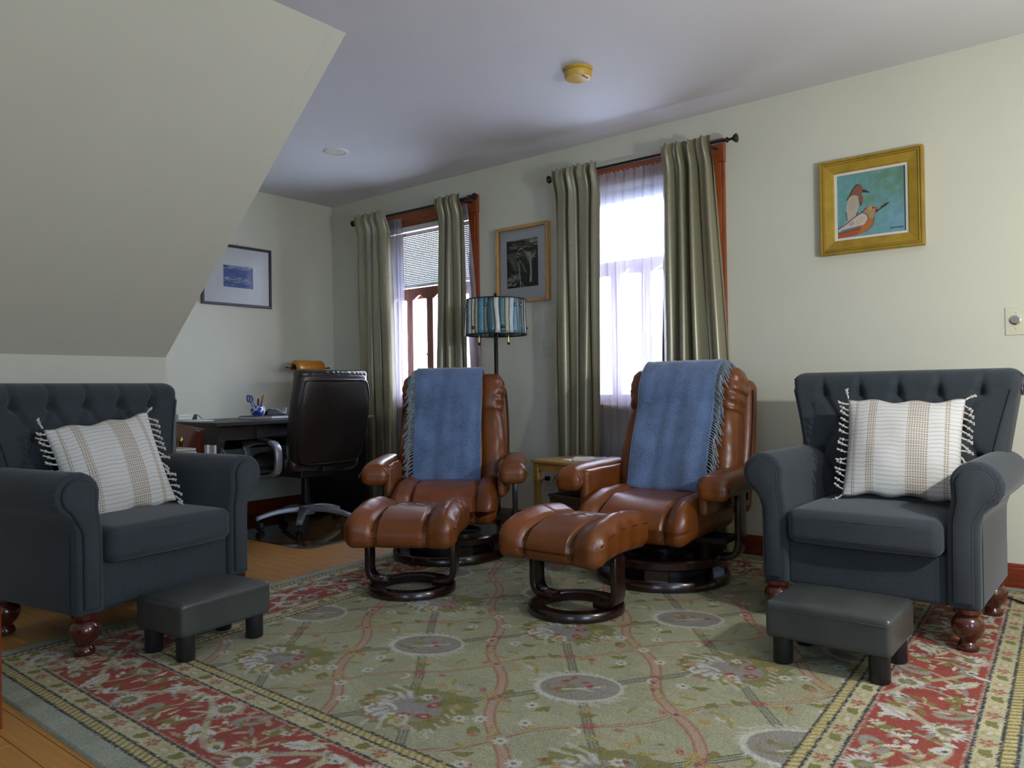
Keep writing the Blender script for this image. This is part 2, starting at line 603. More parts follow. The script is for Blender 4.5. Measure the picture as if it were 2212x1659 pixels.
# flat prints: a small raster painted with shapes, carried by the vertices of a fine grid
class Canvas:
    def __init__(s, W, H, cell, bgc):
        s.W, s.H, s.c = W, H, cell
        s.nx, s.ny = int(round(W / cell)) + 1, int(round(H / cell)) + 1
        s.a = np.empty((s.ny, s.nx, 3), dtype=np.float32)
        s.a[:] = bgc
        s.X = np.linspace(0, W, s.nx, dtype=np.float32)
        s.Y = np.linspace(0, H, s.ny, dtype=np.float32)
    def win(s, x0, x1, y0, y1):
        i0, i1 = max(0, int(x0 / s.W * (s.nx - 1)) - 1), min(s.nx, int(x1 / s.W * (s.nx - 1)) + 3)
        j0, j1 = max(0, int(y0 / s.H * (s.ny - 1)) - 1), min(s.ny, int(y1 / s.H * (s.ny - 1)) + 3)
        if i1 <= i0 or j1 <= j0: return None
        return i0, i1, j0, j1
    def blend(s, w_, al, col):
        i0, i1, j0, j1 = w_
        r = s.a[j0:j1, i0:i1]
        r += (np.asarray(col, dtype=np.float32) - r) * al[..., None]
    def ell(s, cx, cy, rx, ry, col, ang=0.0, al=1.0):
        m = max(rx, ry) + s.c
        w_ = s.win(cx - m, cx + m, cy - m, cy + m)
        if w_ is None: return
        i0, i1, j0, j1 = w_
        dx = s.X[None, i0:i1] - cx
        dy = s.Y[j0:j1, None] - cy
        ca, sa = cos(ang), sin(ang)
        u = (dx * ca + dy * sa) / rx
        v = (-dx * sa + dy * ca) / ry
        d = (np.sqrt(u * u + v * v) - 1) * min(rx, ry)
        s.blend(w_, np.clip(0.5 - d / s.c, 0, 1) * al, col)
    def stroke(s, pts, wd, col, al=1.0):
        for (ax, ay), (bx, by) in zip(pts[:-1], pts[1:]):
            m = wd + s.c
            w_ = s.win(min(ax, bx) - m, max(ax, bx) + m, min(ay, by) - m, max(ay, by) + m)
            if w_ is None: continue
            i0, i1, j0, j1 = w_
            px = s.X[None, i0:i1] - ax
            py = s.Y[j0:j1, None] - ay
            ex, ey = bx - ax, by - ay
            L = ex * ex + ey * ey + 1e-12
            t = np.clip((px * ex + py * ey) / L, 0, 1)
            d = np.sqrt((px - t * ex) ** 2 + (py - t * ey) ** 2) - wd / 2
            s.blend(w_, np.clip(0.5 - d / s.c, 0, 1) * al, col)
    def poly(s, pts, col, al=1.0):
        xs = [p[0] for p in pts]; ys = [p[1] for p in pts]
        w_ = s.win(min(xs), max(xs), min(ys), max(ys))
        if w_ is None: return
        i0, i1, j0, j1 = w_
        px = s.X[None, i0:i1] + np.zeros((j1 - j0, 1), np.float32)
        py = s.Y[j0:j1, None] + np.zeros((1, i1 - i0), np.float32)
        ins = np.zeros(px.shape, bool)
        n = len(pts)
        for i in range(n):
            (x0, y0), (x1, y1) = pts[i], pts[(i + 1) % n]
            if y0 == y1: continue
            cr = ((y0 > py) != (y1 > py)) & (px < (x1 - x0) * (py - y0) / (y1 - y0) + x0)
            ins ^= cr
        s.blend(w_, ins.astype(np.float32) * al, col)
    def rect(s, x0, x1, y0, y1, col, al=1.0):
        s.poly([(x0, y0), (x1, y0), (x1, y1), (x0, y1)], col, al)
    def mesh(s, name, mat, fn):
        """fn maps (u,v) arrays 0..1 to xyz arrays"""
        U, V = np.meshgrid(np.linspace(0, 1, s.nx), np.linspace(0, 1, s.ny))
        co = np.stack(fn(U, V), -1).reshape(-1, 3)
        i = (np.arange(s.ny - 1)[:, None] * s.nx + np.arange(s.nx - 1)[None]).reshape(-1)
        q = np.stack([i, i + 1, i + 1 + s.nx, i + s.nx], 1).astype(np.int32)
        me = bpy.data.meshes.new(name)
        me.vertices.add(len(co))
        me.vertices.foreach_set('co', co.astype(np.float32).reshape(-1))
        me.loops.add(q.size)
        me.loops.foreach_set('vertex_index', q.reshape(-1))
        me.polygons.add(len(q))
        me.polygons.foreach_set('loop_start', np.arange(0, q.size, 4, dtype=np.int32))
        me.update(calc_edges=True)
        at = me.color_attributes.new('Col', 'FLOAT_COLOR', 'POINT')
        rgba = np.ones((s.nx * s.ny, 4), np.float32)
        rgba[:, :3] = np.clip(s.a.reshape(-1, 3), 0, 1)
        at.data.foreach_set('color', rgba.reshape(-1))
        me.materials.append(mat)
        me.shade_smooth()
        return me

# ------------------------------------------------------------------ the room
H = 2.4
WIN = {1: (0.65, 1.51), 2: (2.42, 3.28)}
WZ0, WZ1 = 0.80, 2.13
mb = MB()
xs = [-0.12, WIN[1][0], WIN[1][1], WIN[2][0], WIN[2][1], 6.72]
for i in range(5):
    if i % 2 == 0:
        mb.box2((xs[i], 0, -0.02), (xs[i + 1], 0.14, H))
    else:
        mb.box2((xs[i], 0, -0.02), (xs[i + 1], 0.14, WZ0))
        mb.box2((xs[i], 0, WZ1), (xs[i + 1], 0.14, H))
struct('wall_back', mb, M['wall'], smooth=False)
struct('wall_left', MB().box2((-0.12, -1.95, -0.02), (0, 0, H)), M['wall'], smooth=False)
YC = -1.893
struct('wall_cheek', MB().prism([(-0.1, -0.02), (0.96, -0.02), (0.96, 1.098), (2.505, 2.399), (-0.1, 2.399)], YC - 0.07, YC), M['wall'], smooth=False)
struct('wall_knee', MB().box2((0.84, -6.5, -0.02), (0.96, YC - 0.07, 1.11)), M['wall'], smooth=False)
struct('ceiling_sloped', MB().prism([(0.96, 1.098), (2.505, 2.4), (2.38, 2.44), (0.80, 1.11)], -6.5, YC - 0.07), M['wall'], smooth=False)
struct('ceiling', MB().box2((-0.12, -6.6, H), (6.72, 0.14, H + 0.1)), M['ceil'], smooth=False)
struct('wall_right', MB().box2((6.6, -6.6, -0.02), (6.72, 0, H)), M['wall'], smooth=False)
struct('wall_rear', MB().box2((0.8, -6.62, -0.02), (6.72, -6.5, H)), M['wall'], smooth=False)
floor_o = struct('floor', MB().box2((-0.12, -6.62, -0.10), (6.72, 0.14, -0.008)), M['plank'], smooth=False)
# floor boards in view: 7 cm strips running along the window wall, each its own piece
plank_me = {}
def plank(x0, x1, y):
    L = round(x1 - x0, 2)
    if L not in plank_me:
        plank_me[L] = MB().box((0, 0, -0.004), (L - 0.0016, 0.0684, 0.008)).mesh('plank', M['plank'], smooth=False, bevel=0.0009, seg=1)
    o = link('plank', plank_me[L], floor_o)
    o.location = ((x0 + x1) / 2, y, 0)
rr = random.Random(3)
rows = int(4.2 / 0.07)
for k in range(rows):
    y = -0.035 - 0.02 - k * 0.07
    if y > -1.9: spans = [(0.0, 2.0)]
    elif y > -3.0: spans = [(0.97, 2.05)]
    else: spans = [(0.97, 4.0)]
    for a, b in spans:
        x = a - rr.choice([0, 0.2, 0.4, 0.5])
        while x < b:
            L = rr.choice([0.8, 1.0, 1.2, 1.4])
            x0, x1 = max(x, a), min(x + L, b)
            if x1 - x0 > 0.05: plank(round(x0, 2), round(x1, 2), y)
            x += L

# baseboards (two-step profile)
def baseboard(name, pts2, axis, a0, a1):
    struct(name, MB().prism(pts2, a0, a1, axis), M['base'], smooth=False)
prof = [(0, 0), (-0.018, 0), (-0.018, 0.082), (-0.013, 0.090), (-0.013, 0.096), (-0.007, 0.104), (0, 0.104)]
baseboard('baseboard_back', prof, 'x', 0.0, 6.6)
baseboard('baseboard_left', [(-a, b) for a, b in prof], 'y', YC, -0.018)
baseboard('baseboard_knee', [(0.96 - a, b) for a, b in prof], 'y', -6.5, YC)

# windows: casing, sill, sashes, glass, four-leaf shutters with arched openings
def arch_outline(x0, x1, z0, z1):
    """ogee-topped opening"""
    xm = (x0 + x1) / 2
    pts = [(x0, z0), (x1, z0), (x1, z1 - 0.032)]
    n = 10
    for i in range(1, n):
        t = i / n
        xx = x1 + (x0 - x1) * t
        zz = z1 - 0.032 + 0.032 * (0.5 - 0.5 * cos(2 * pi * t))
        pts.append((xx, zz))
    pts.append((x0, z1 - 0.032))
    return pts
def shutter_leaf(parent, x0, x1, z0, z1, y):
    st = 0.030
    mb = MB()
    # frame faces around the ogee opening, built as one ring of quads with depth
    inner = arch_outline(x0 + st, x1 - st, z0 + 0.05, z1 - 0.055)
    n = len(inner)
    outer = []
    for (px, pz) in inner:
        cx, cz = (x0 + x1) / 2, (z0 + z1) / 2
        if pz <= z0 + 0.0501: outer.append((x0 if px < cx else x1, z0))
        elif pz >= z1 - 0.055 - 0.0321:
            if abs(px - (x0 + st)) < 1e-6: outer.append((x0, z1))
            elif abs(px - (x1 - st)) < 1e-6: outer.append((x1, z1))
            else: outer.append((px, z1))
        else: outer.append((px, z1))
    for ya, yb in ((y, y + 0.020),):
        vs_ = [(p[0], ya, p[1]) for p in inner] + [(p[0], ya, p[1]) for p in outer] + [(p[0], yb, p[1]) for p in inner] + [(p[0], yb, p[1]) for p in outer]
        fs = []
        for i in range(n):
            j = (i + 1) % n
            fs += [(i, j, n + j, n + i), (2 * n + i, 3 * n + i, 3 * n + j, 2 * n + j), (i, 2 * n + i, 2 * n + j, j), (n + i, n + j, 3 * n + j, 3 * n + i)]
        mb.add(vs_, fs)
    o = obj('shutter_leaf', mb, M['shutter'], parent, smooth=False)
    return o
def window(nm, x0, x1):
    root = bpy.data.objects.new('window_%d' % nm, None)
    COL.objects.link(root)
    root['kind'] = 'structure'
    cw = 0.078
    # side casings with plain blocks at the head, as on the photograph
    for xa in (x0 - cw, x1):
        mb = MB().box2((xa, -0.022, WZ0 - 0.03), (xa + cw, 0.0, WZ1 - 0.02))
        mb.box2((xa + 0.016, -0.028, WZ0 - 0.03), (xa + cw - 0.016, -0.02, WZ1 - 0.02))
        obj('side_casing', mb, M['casing'], root, smooth=False, bevel=0.003)
        mb = MB().box2((xa - 0.004, -0.034, WZ1 - 0.02), (xa + cw + 0.004, 0.0, WZ1 + 0.105))
        obj('corner_block', mb, M['casing'], root, smooth=False, bevel=0.003)
    mb = MB().box2((x0, -0.024, WZ1), (x1, 0.0, WZ1 + 0.095)).box2((x0, -0.030, WZ1 + 0.02), (x1, -0.02, WZ1 + 0.07))
    obj('head_casing', mb, M['casing_h'], root, smooth=False, bevel=0.003)
    obj('sill', MB().box2((x0 - cw - 0.02, -0.05, WZ0 - 0.03), (x1 + cw + 0.02, 0.10, WZ0)), M['casing_h'], root, smooth=False, bevel=0.006)
    obj('apron', MB().box2((x0 - cw, -0.018, WZ0 - 0.11), (x1 + cw, 0.0, WZ0 - 0.03)), M['casing_h'], root, smooth=False, bevel=0.003)
    # jambs
    mb = MB().box2((x0 - 0.002, 0.0, WZ0), (x0 + 0.012, 0.14, WZ1)).box2((x1 - 0.012, 0.0, WZ0), (x1 + 0.002, 0.14, WZ1)).box2((x0, 0.0, WZ1 - 0.012), (x1, 0.14, WZ1))
    obj('jamb', mb, M['casing'], root, smooth=False)
    zm = 1.60
    for za, zb, y in ((zm - 0.02, WZ1 - 0.012, 0.105), (WZ0, zm + 0.02, 0.075)):
        mb = MB()
        xa, xb = x0 + 0.012, x1 - 0.012
        mb.box2((xa, y, za), (xa + 0.04, y + 0.028, zb)).box2((xb - 0.04, y, za), (xb, y + 0.028, zb))
        mb.box2((xa, y, za), (xb, y + 0.028, za + 0.04)).box2((xa, y, zb - 0.04), (xb, y + 0.028, zb))
        sh = obj('sash', mb, M['casing'], root, smooth=False)
        obj('pane', MB().add([(xa + 0.03, y + 0.014, za + 0.03), (xb - 0.03, y + 0.014, za + 0.03), (xb - 0.03, y + 0.014, zb - 0.03), (xa + 0.03, y + 0.014, zb - 0.03)], [(0, 1, 2, 3)]), M['glass'], sh, smooth=False, recalc=False)
    n = 4
    wl = (x1 - x0 - 0.03) / n
    for i in range(n):
        lf = shutter_leaf(root, x0 + 0.015 + i * wl + 0.001, x0 + 0.015 + (i + 1) * wl - 0.001, WZ0 + 0.006, 1.655, 0.022)
        if i == 1:
            obj('shutter_knob', MB().lathe([(0.004, 0), (0.004, 0.01), (0.009, 0.014), (0.009, 0.02), (0.0, 0.022)], 10, (x0 + 0.015 + 2 * wl - 0.012, 0.022, 1.16), Matrix.Rotation(radians(90), 3, 'X')), M['brass'], lf)
    return root
window(1, *WIN[1])
window(2, *WIN[2])

def blind(x0, x1, zb, label):
    t = thing('venetian_blind', label, 'blind', ((x0 + x1) / 2, 0.012, zb))
    wd = x1 - x0 - 0.03
    top = WZ1 - 0.014 - zb
    obj('headrail', MB().box2((-wd / 2, -0.012, top - 0.038), (wd / 2, 0.022, top)), M['whiteplastic'], t, smooth=False, bevel=0.002)
    mb = MB()
    n = 30
    rot = Matrix.Rotation(radians(50), 3, 'X')
    for i in range(n):
        z = 0.02 + i * (top - 0.06) / n
        mb.box((0, 0.006, z), (wd, 0.019, 0.0008), rot)
    s_ = obj('slats', mb, M['slat'], t, smooth=False, recalc=False)
    s_['kind'] = 'stuff'
    obj('bottom_rail', MB().box2((-wd / 2, -0.008, 0.0), (wd / 2, 0.018, 0.014)), M['whiteplastic'], t, smooth=False, bevel=0.002)
    for sx in (-1, 1):
        obj('ladder_cord', MB().tube([(sx * wd * 0.27, -0.010, 0.01), (sx * wd * 0.27, -0.010, top - 0.03)], 0.0016, 6), M['darkgrey'], t)
    return t
blind(*WIN[1], 1.66, 'white venetian blind half lowered in the window behind the left recliner')
blind(*WIN[2], 1.995, 'raised white venetian blind behind the wide sheer of the right-hand window')

# ------------------------------------------------------------------ curtains
def curtain_fn(x0t, x1t, x0b, x1b, zt, zb, yc, nf, amp, seed, flare=0.0, head=0.035):
    r = random.Random(seed)
    ph = [r.uniform(0, 6.28) for _ in range(8)]
    def fn(u, v):
        z = zt + (zb - zt) * v
        # gathered heading just above the rod, folds open further down
        k = 1 - exp(-v * 14)
        uu = u + 0.018 * sin(2 * pi * u * 1.7 + ph[0]) + 0.010 * sin(2 * pi * u * 3.1 + ph[1] + v * 1.2)
        th = 2 * pi * nf * uu + 0.5 * sin(v * 2.6 + ph[2])
        y = amp * (0.42 + 0.58 * k) * sin(th) * (0.85 + 0.35 * sin(2 * pi * u * 2 + ph[3] + v))
        y += 0.22 * amp * sin(2 * th + ph[4] + v * 1.5) + 0.006 * sin(v * 7 + u * 9 + ph[5])
        y -= head * exp(-((v * (zt - zb) - 0.035) / 0.07) ** 2)
        xw = (x0t + (x1t - x0t) * u) * (1 - v) + (x0b + (x1b - x0b) * u) * v
        xw += 0.014 * cos(th) * k
        zz = z + (0.006 * sin(th * 2 + ph[6]) if v == 0 else 0)
        return (xw, yc + y, zz)
    return fn
def curtain(name, label, cat, group, mat, args, nu=110, nv=50):
    x0t, x1t = args[0], args[1]
    o = obj(name, MB().grid(lambda u, v: (lambda p: (p[0] - x0t, p[1] + 0.1, p[2]))(curtain_fn(*args)(u, v)), nu, nv), mat, None, recalc=False, angle=180)
    o.location = (x0t, -0.1, 0)
    return tag(o, label, cat, group)
G = 'olive silk curtains'
ROD_Z, ROD_Y = 2.185, -0.128
curtain('curtain', 'olive silk curtain panel at the far left, nearest the room corner', 'curtain', G, M['curtain'], (0.47, 0.80, 0.47, 0.87, 2.225, 0.02, ROD_Y, 4.5, 0.034, 1, 0, 0.036))
curtain('curtain', 'olive silk curtain panel behind the striped lamp shade, right of the left window', 'curtain', G, M['curtain'], (1.33, 1.545, 1.22, 1.60, 2.225, 0.02, ROD_Y, 3.5, 0.036, 2, 0, 0.036))
curtain('curtain', 'olive silk curtain panel behind the small pine side table', 'curtain', G, M['curtain'], (2.31, 2.64, 2.30, 2.60, 2.225, 0.02, ROD_Y, 4.0, 0.040, 3, 0, 0.038))
curtain('curtain', 'olive silk curtain panel directly above the right recliner', 'curtain', G, M['curtain'], (3.04, 3.345, 2.96, 3.47, 2.225, 0.02, ROD_Y, 4.5, 0.040, 4, 0, 0.038))
SG = 'white sheers'
curtain('sheer_curtain', 'narrow white sheer at the left edge of the left window', 'sheer curtain', SG, M['sheer'], (0.70, 0.875, 0.66, 0.93, 2.17, 0.03, -0.052, 5, 0.010, 5, 0, 0.0), 60, 24)
curtain('sheer_curtain', 'white sheer peeking out right of the left window beside its orange casing', 'sheer curtain', SG, M['sheer'], (1.265, 1.52, 1.30, 1.74, 2.17, 0.03, -0.052, 6, 0.009, 6, 0, 0.0), 60, 24)
curtain('sheer_curtain', 'wide white sheer covering the whole right-hand window', 'sheer curtain', SG, M['sheer'], (2.40, 3.26, 2.44, 3.22, 2.17, 0.03, -0.052, 13, 0.009, 7, 0, 0.0), 130, 24)
def rod(x0, x1, bx, label):
    t = thing('curtain_rod', label, 'curtain rod', (x0, ROD_Y, ROD_Z), 0, 'black curtain rods')
    L = x1 - x0
    obj('rod', MB().tube([(0, 0, 0), (L, 0, 0)], 0.0095, 12), M['blackmetal'], t)
    fp = [(0.0095, 0), (0.015, 0.006), (0.015, 0.010), (0.008, 0.016), (0.007, 0.032), (0.012, 0.040), (0.019, 0.046), (0.024, 0.056), (0.022, 0.062), (0.0, 0.064)]
    obj('finial', MB().lathe(fp, 16, (L, 0, 0), Matrix.Rotation(radians(90), 3, 'Y')), M['blackmetal'], t)
    obj('finial', MB().lathe(fp, 16, (0, 0, 0), Matrix.Rotation(radians(-90), 3, 'Y')), M['blackmetal'], t)
    for b in bx:
        mb = MB().box2((b - x0 - 0.008, 0.095, -0.055), (b - x0 + 0.008, 0.101, 0.012))
        mb.tube([(b - x0, 0.097, -0.004), (b - x0, 0.03, -0.012), (b - x0, 0.0, -0.013)], 0.0065, 8)
        mb.tube([(b - x0, 0.012, -0.006), (b - x0, 0.008, -0.014), (b - x0, -0.004, -0.015), (b - x0, -0.013, -0.006), (b - x0, -0.013, 0.004)], 0.004, 8)
        br = obj('bracket', mb, M['blackmetal'], t)
        obj('screw', MB().lathe([(0.0045, 0), (0.004, 0.002), (0, 0.0025)], 8, (b - x0, 0.0945, -0.030), Matrix.Rotation(radians(90), 3, 'X')), M['chrome'], br)
        obj('screw', MB().lathe([(0.0045, 0), (0.004, 0.002), (0, 0.0025)], 8, (b - x0, 0.0945, -0.048), Matrix.Rotation(radians(90), 3, 'X')), M['chrome'], br)
    return t
rod(0.475, 1.605, (0.60, 1.556), 'black curtain rod over the left window')
rod(2.33, 3.415, (2.375, 3.325), 'black curtain rod over the right-hand window')

# ------------------------------------------------------------------ rug
def rug():
    W, Hh = 3.0, 3.1
    c = Canvas(W, Hh, 0.0045, (0.31, 0.305, 0.19))
    r = random.Random(5)
    FIELD = (0.300, 0.300, 0.185); CREAM = (0.41, 0.375, 0.23); RED = (0.265, 0.050, 0.034); DARK = (0.035, 0.042, 0.046)
    GREY = (0.235, 0.215, 0.185); WHITE = (0.49, 0.48, 0.42); OLIVE = (0.175, 0.160, 0.045); GOLD = (0.36, 0.27, 0.08)
    PINK = (0.355, 0.255, 0.175); PLAIN = (0.275, 0.290, 0.225); ROSE = (0.29, 0.085, 0.06); BLUE = (0.24, 0.26, 0.28)
    cell = c.c
    # mottled field
    small = np.random.default_rng(4).random((40, 40, 1)).astype(np.float32)
    big = np.repeat(np.repeat(small, c.ny // 40 + 1, 0), c.nx // 40 + 1, 1)[:c.ny, :c.nx]
    c.a *= (0.92 + 0.16 * big)
    for _ in range(900):   # uneven dye lots in the hand-tufted field
        c.ell(r.uniform(0, W), r.uniform(0, Hh), r.uniform(0.03, 0.12), r.uniform(0.006, 0.022), r.choice([(0.34, 0.27, 0.14), (0.27, 0.30, 0.17), (0.33, 0.325, 0.23), (0.25, 0.235, 0.12), (0.34, 0.24, 0.14)]), r.uniform(-0.4, 0.4), r.uniform(0.15, 0.4))
    def jit(pts, a=0.004): return [(x + r.uniform(-a, a), y + r.uniform(-a, a)) for x, y in pts]
    def wig(p0, p1, n=9, a=0.006):
        (x0, y0), (x1, y1) = p0, p1
        return jit([(x0 + (x1 - x0) * i / n, y0 + (y1 - y0) * i / n) for i in range(n + 1)], a)
    def flower(x, y, R_, petals, col, core, n=8):
        a0 = r.uniform(0, 6)
        for i in range(n):
            a = a0 + 2 * pi * i / n
            c.ell(x + R_ * 0.62 * cos(a), y + R_ * 0.62 * sin(a), R_ * 0.42, R_ * 0.24, petals, a)
        c.ell(x, y, R_ * 0.40, R_ * 0.36, col)
        c.ell(x, y, R_ * 0.20, R_ * 0.16, core)
    def leaf(x, y, L, wd, ang, col, vein=None, serr=True):
        pts = []
        n = 9
        for sgn in (1, -1):
            rng_ = range(n + 1) if sgn == 1 else range(n - 1, 0, -1)
            for i in rng_:
                t = i / n
                ww = wd * sin(pi * t ** 0.8) * sgn * (1 + (0.35 if serr and i % 2 else 0))
                px, py = L * (t - 0.5), ww + 0.15 * wd * sin(t * 3)
                pts.append((x + px * cos(ang) - py * sin(ang), y + px * sin(ang) + py * cos(ang)))
        c.poly(pts, col)
        if vein: c.stroke([(x - L * 0.42 * cos(ang), y - L * 0.42 * sin(ang)), (x + L * 0.45 * cos(ang), y + L * 0.45 * sin(ang))], 0.005, vein)
    def scroll(x, y, R_, a0, turn, wd, col):
        pts = []
        for i in range(15):
            t = i / 14
            rr_ = R_ * (1 - 0.75 * t)
            a = a0 + turn * t
            pts.append((x + rr_ * cos(a), y + rr_ * sin(a)))
        c.stroke(pts, wd, col)
    # field lattice, period 0.64 x 0.80
    B = 0.50
    ox0, oy0 = 1.845, 1.085
    TX, TY = 0.64, 0.80
    tiles = [(ox0 + i * TX, oy0 + j * TY) for i in range(-4, 5) for j in range(-3, 4)]
    for (x, y) in tiles:   # pink lattice with rose outlines
        for (p, q) in (((0, -0.40), (0.32, 0)), ((0.32, 0), (0, 0.40)), ((0, 0.40), (-0.32, 0)), ((-0.32, 0), (0, -0.40))):
            n = 12
            pts = []
            for i in range(n + 1):
                t = i / n
                bx, by = x + p[0] + (q[0] - p[0]) * t, y + p[1] + (q[1] - p[1]) * t
                s_ = 0.020 * sin(2 * pi * t)
                dx, dy = q[0] - p[0], q[1] - p[1]
                L = sqrt(dx * dx + dy * dy)
                pts.append((bx - dy / L * s_, by + dx / L * s_))
            thick = (q[0] - p[0]) * (q[1] - p[1]) < 0
            if thick:
                c.stroke(pts, 0.034, ROSE); c.stroke(pts, 0.0235, PINK)
            else:
                c.stroke(jit(pts, 0.003), 0.016, ROSE); c.stroke(jit(pts, 0.002), 0.009, FIELD)
    for (x, y) in tiles:   # dark double lines through palmettes
        for (p, q) in (((-0.32, 0.40), (0.32, -0.40)), ((-0.32, -0.40), (0.32, 0.40))):
            pp = wig((x + p[0], y + p[1]), (x + q[0], y + q[1]), 14, 0.0035)
            c.stroke(pp, 0.026, DARK); c.stroke(pp, 0.0165, mul(FIELD, 1.05)); c.stroke(pp, 0.004, DARK)
    for (x, y) in tiles:   # rosettes on crossings
        for (dx, dy) in ((0.16, 0.20), (-0.16, 0.20), (0.16, -0.20), (-0.16, -0.20)):
            flower(x + dx, y + dy, 0.022, ROSE, RED, PINK, 6)
        for (dx, dy) in ((0, 0.40), (0.32, 0)):
            flower(x + dx, y + dy, 0.024, PINK, ROSE, DARK, 6)
    for (x, y) in tiles:   # grey oval palmette with spiky white rim
        for k in range(34):
            a = 2 * pi * (k + r.uniform(-0.3, 0.3)) / 34
            c.stroke([(x + 0.125 * cos(a), y + 0.10 * sin(a)), (x + (0.143 + 0.02 * (k % 3 == 0) * r.random()) * cos(a + 0.15), y + (0.118 + 0.02 * (k % 3 == 0) * r.random()) * sin(a + 0.15))], 0.009, WHITE, 0.6)
        c.ell(x, y, 0.136, 0.106, WHITE, 0.5, 0.75); c.ell(x + 0.004, y + 0.003, 0.122, 0.093, GREY, 0.5)
        for k in range(12):
            c.ell(x + r.uniform(-0.09, 0.09), y + r.uniform(-0.06, 0.06), r.uniform(0.012, 0.035), r.uniform(0.006, 0.014), r.choice([(0.20, 0.18, 0.08), (0.27, 0.25, 0.24), (0.28, 0.22, 0.12), (0.20, 0.20, 0.19)]), r.uniform(0, 1), 0.5)
        c.ell(x - 0.04, y - 0.03, 0.05, 0.035, OLIVE, 0.5, 0.7); c.ell(x - 0.055, y - 0.03, 0.026, 0.022, GREY)
        c.stroke([(x - 0.03, y - 0.04), (x + 0.02, y + 0.005), (x + 0.065, y + 0.05)], 0.008, WHITE, 0.8)
        c.stroke([(x, y - 0.01), (x + 0.05, y + 0.0)], 0.006, WHITE, 0.7)
        for k in range(6):
            a = r.uniform(0, 6.28)
            rr_ = r.uniform(0.03, 0.085)
            c.ell(x + rr_ * cos(a), y + rr_ * 0.8 * sin(a), 0.014, 0.009, r.choice([ROSE, RED, GOLD, PINK, OLIVE]), r.uniform(0, 3))
        # big leaf palmette in the other cells
        lx, ly = x + 0.32, y - 0.40
        pts = []
        for k in range(40):
            a = 2 * pi * k / 40
            rad = 0.135 + 0.02 * (k % 2) + 0.045 * max(0, cos(a - 0.9)) ** 6
            pts.append((lx + rad * 1.15 * cos(a), ly + rad * 0.9 * sin(a)))
        c.poly(pts, OLIVE, 0.85)
        c.ell(lx - 0.01, ly - 0.01, 0.115, 0.085, GREY, 0.3)
        for k in range(14):
            c.ell(lx + r.uniform(-0.09, 0.09), ly + r.uniform(-0.065, 0.065), r.uniform(0.010, 0.030), r.uniform(0.006, 0.014), r.choice([(0.20, 0.18, 0.08), (0.27, 0.25, 0.24), (0.17, 0.16, 0.05), (0.24, 0.23, 0.24)]), r.uniform(0, 3), 0.55)
        for k in range(10):
            a = 2.2 + k * 0.33
            ln = r.uniform(0.13, 0.19)
            c.stroke([(lx + 0.07 * cos(a), ly + 0.06 * sin(a)), (lx + 0.11 * cos(a + 0.12), ly + 0.10 * sin(a + 0.12)), (lx + ln * cos(a + 0.35), ly + ln * 0.85 * sin(a + 0.35))], 0.013, WHITE, 0.55)
            c.ell(lx + 0.10 * cos(a + 0.1), ly + 0.09 * sin(a + 0.1), 0.022, 0.012, WHITE, a, 0.5)
        scroll(lx - 0.07, ly - 0.07, 0.06, 0.6, 4.2, 0.010, WHITE)
        for dx, dy in ((0.05, 0.05), (0.075, -0.02), (0.0, 0.065), (0.02, -0.05)):
            c.ell(lx + dx, ly + dy, 0.024, 0.016, RED, r.uniform(0, 3)); c.ell(lx + dx, ly + dy, 0.010, 0.007, PINK)
        for k in range(7):
            c.stroke([(lx + 0.10 + 0.008 * k, ly + 0.085 - 0.03 * k), (lx + 0.125 + 0.008 * k, ly + 0.075 - 0.03 * k)], 0.006, WHITE, 0.8)
    # scattered little blossoms and leaves
    for (x, y) in tiles:
        r2 = random.Random(17)
        for k in range(92):
            px, py = x + r2.uniform(-0.32, 0.32), y + r2.uniform(-0.40, 0.40)
            if (px - x) ** 2 / 0.17 ** 2 + (py - y) ** 2 / 0.14 ** 2 < 1: continue
            kind = r2.randrange(6)
            a = r2.uniform(0, 6.28)
            if kind == 0: flower(px, py, 0.021, WHITE, FIELD, DARK, 7)
            elif kind == 1: leaf(px, py, 0.055, 0.010, a, OLIVE, None); leaf(px + 0.012, py + 0.010, 0.04, 0.007, a + 0.7, OLIVE)
            elif kind == 2: leaf(px, py, 0.050, 0.010, a, mixc(GOLD, FIELD, 0.3), OLIVE)
            elif kind == 3: leaf(px, py, 0.040, 0.008, a, r2.choice([ROSE, PINK, RED]), PINK)
            elif kind == 4: flower(px, py, 0.020, GOLD, ROSE, WHITE, 6)
            else:
                scroll(px, py, 0.030, a, 3.0, 0.006, r2.choice([WHITE, OLIVE, BLUE]))
                c.ell(px, py, 0.010, 0.007, r2.choice([RED, GOLD, OLIVE]), a)
    # borders (distance from the edge)
    Xd = np.minimum(c.X, W - c.X)[None, :]
    Yd = np.minimum(c.Y, Hh - c.Y)[:, None]
    D = np.minimum(Xd + 0 * Yd, Yd + 0 * Xd)
    along = np.where(Xd + 0 * Yd < Yd + 0 * Xd, c.Y[:, None] + 0 * Xd, c.X[None, :] + 0 * Yd)
    b = [0.070, 0.106, 0.165, 0.420, 0.480, 0.512]
    def zone(a0, a1, col): c.a[(D >= a0) & (D < a1)] = col
    zone(0, b[0], PLAIN); zone(b[0], b[1], mul(GOLD, 0.62)); zone(b[1], b[2], CREAM); zone(b[2], b[3], RED); zone(b[3], b[4], CREAM); zone(b[4], b[5], mul(GOLD, 0.85))
    mottle = (0.9 + 0.2 * big)
    msk = (D < b[5])[..., None]
    c.a = np.where(msk, c.a * mottle, c.a)
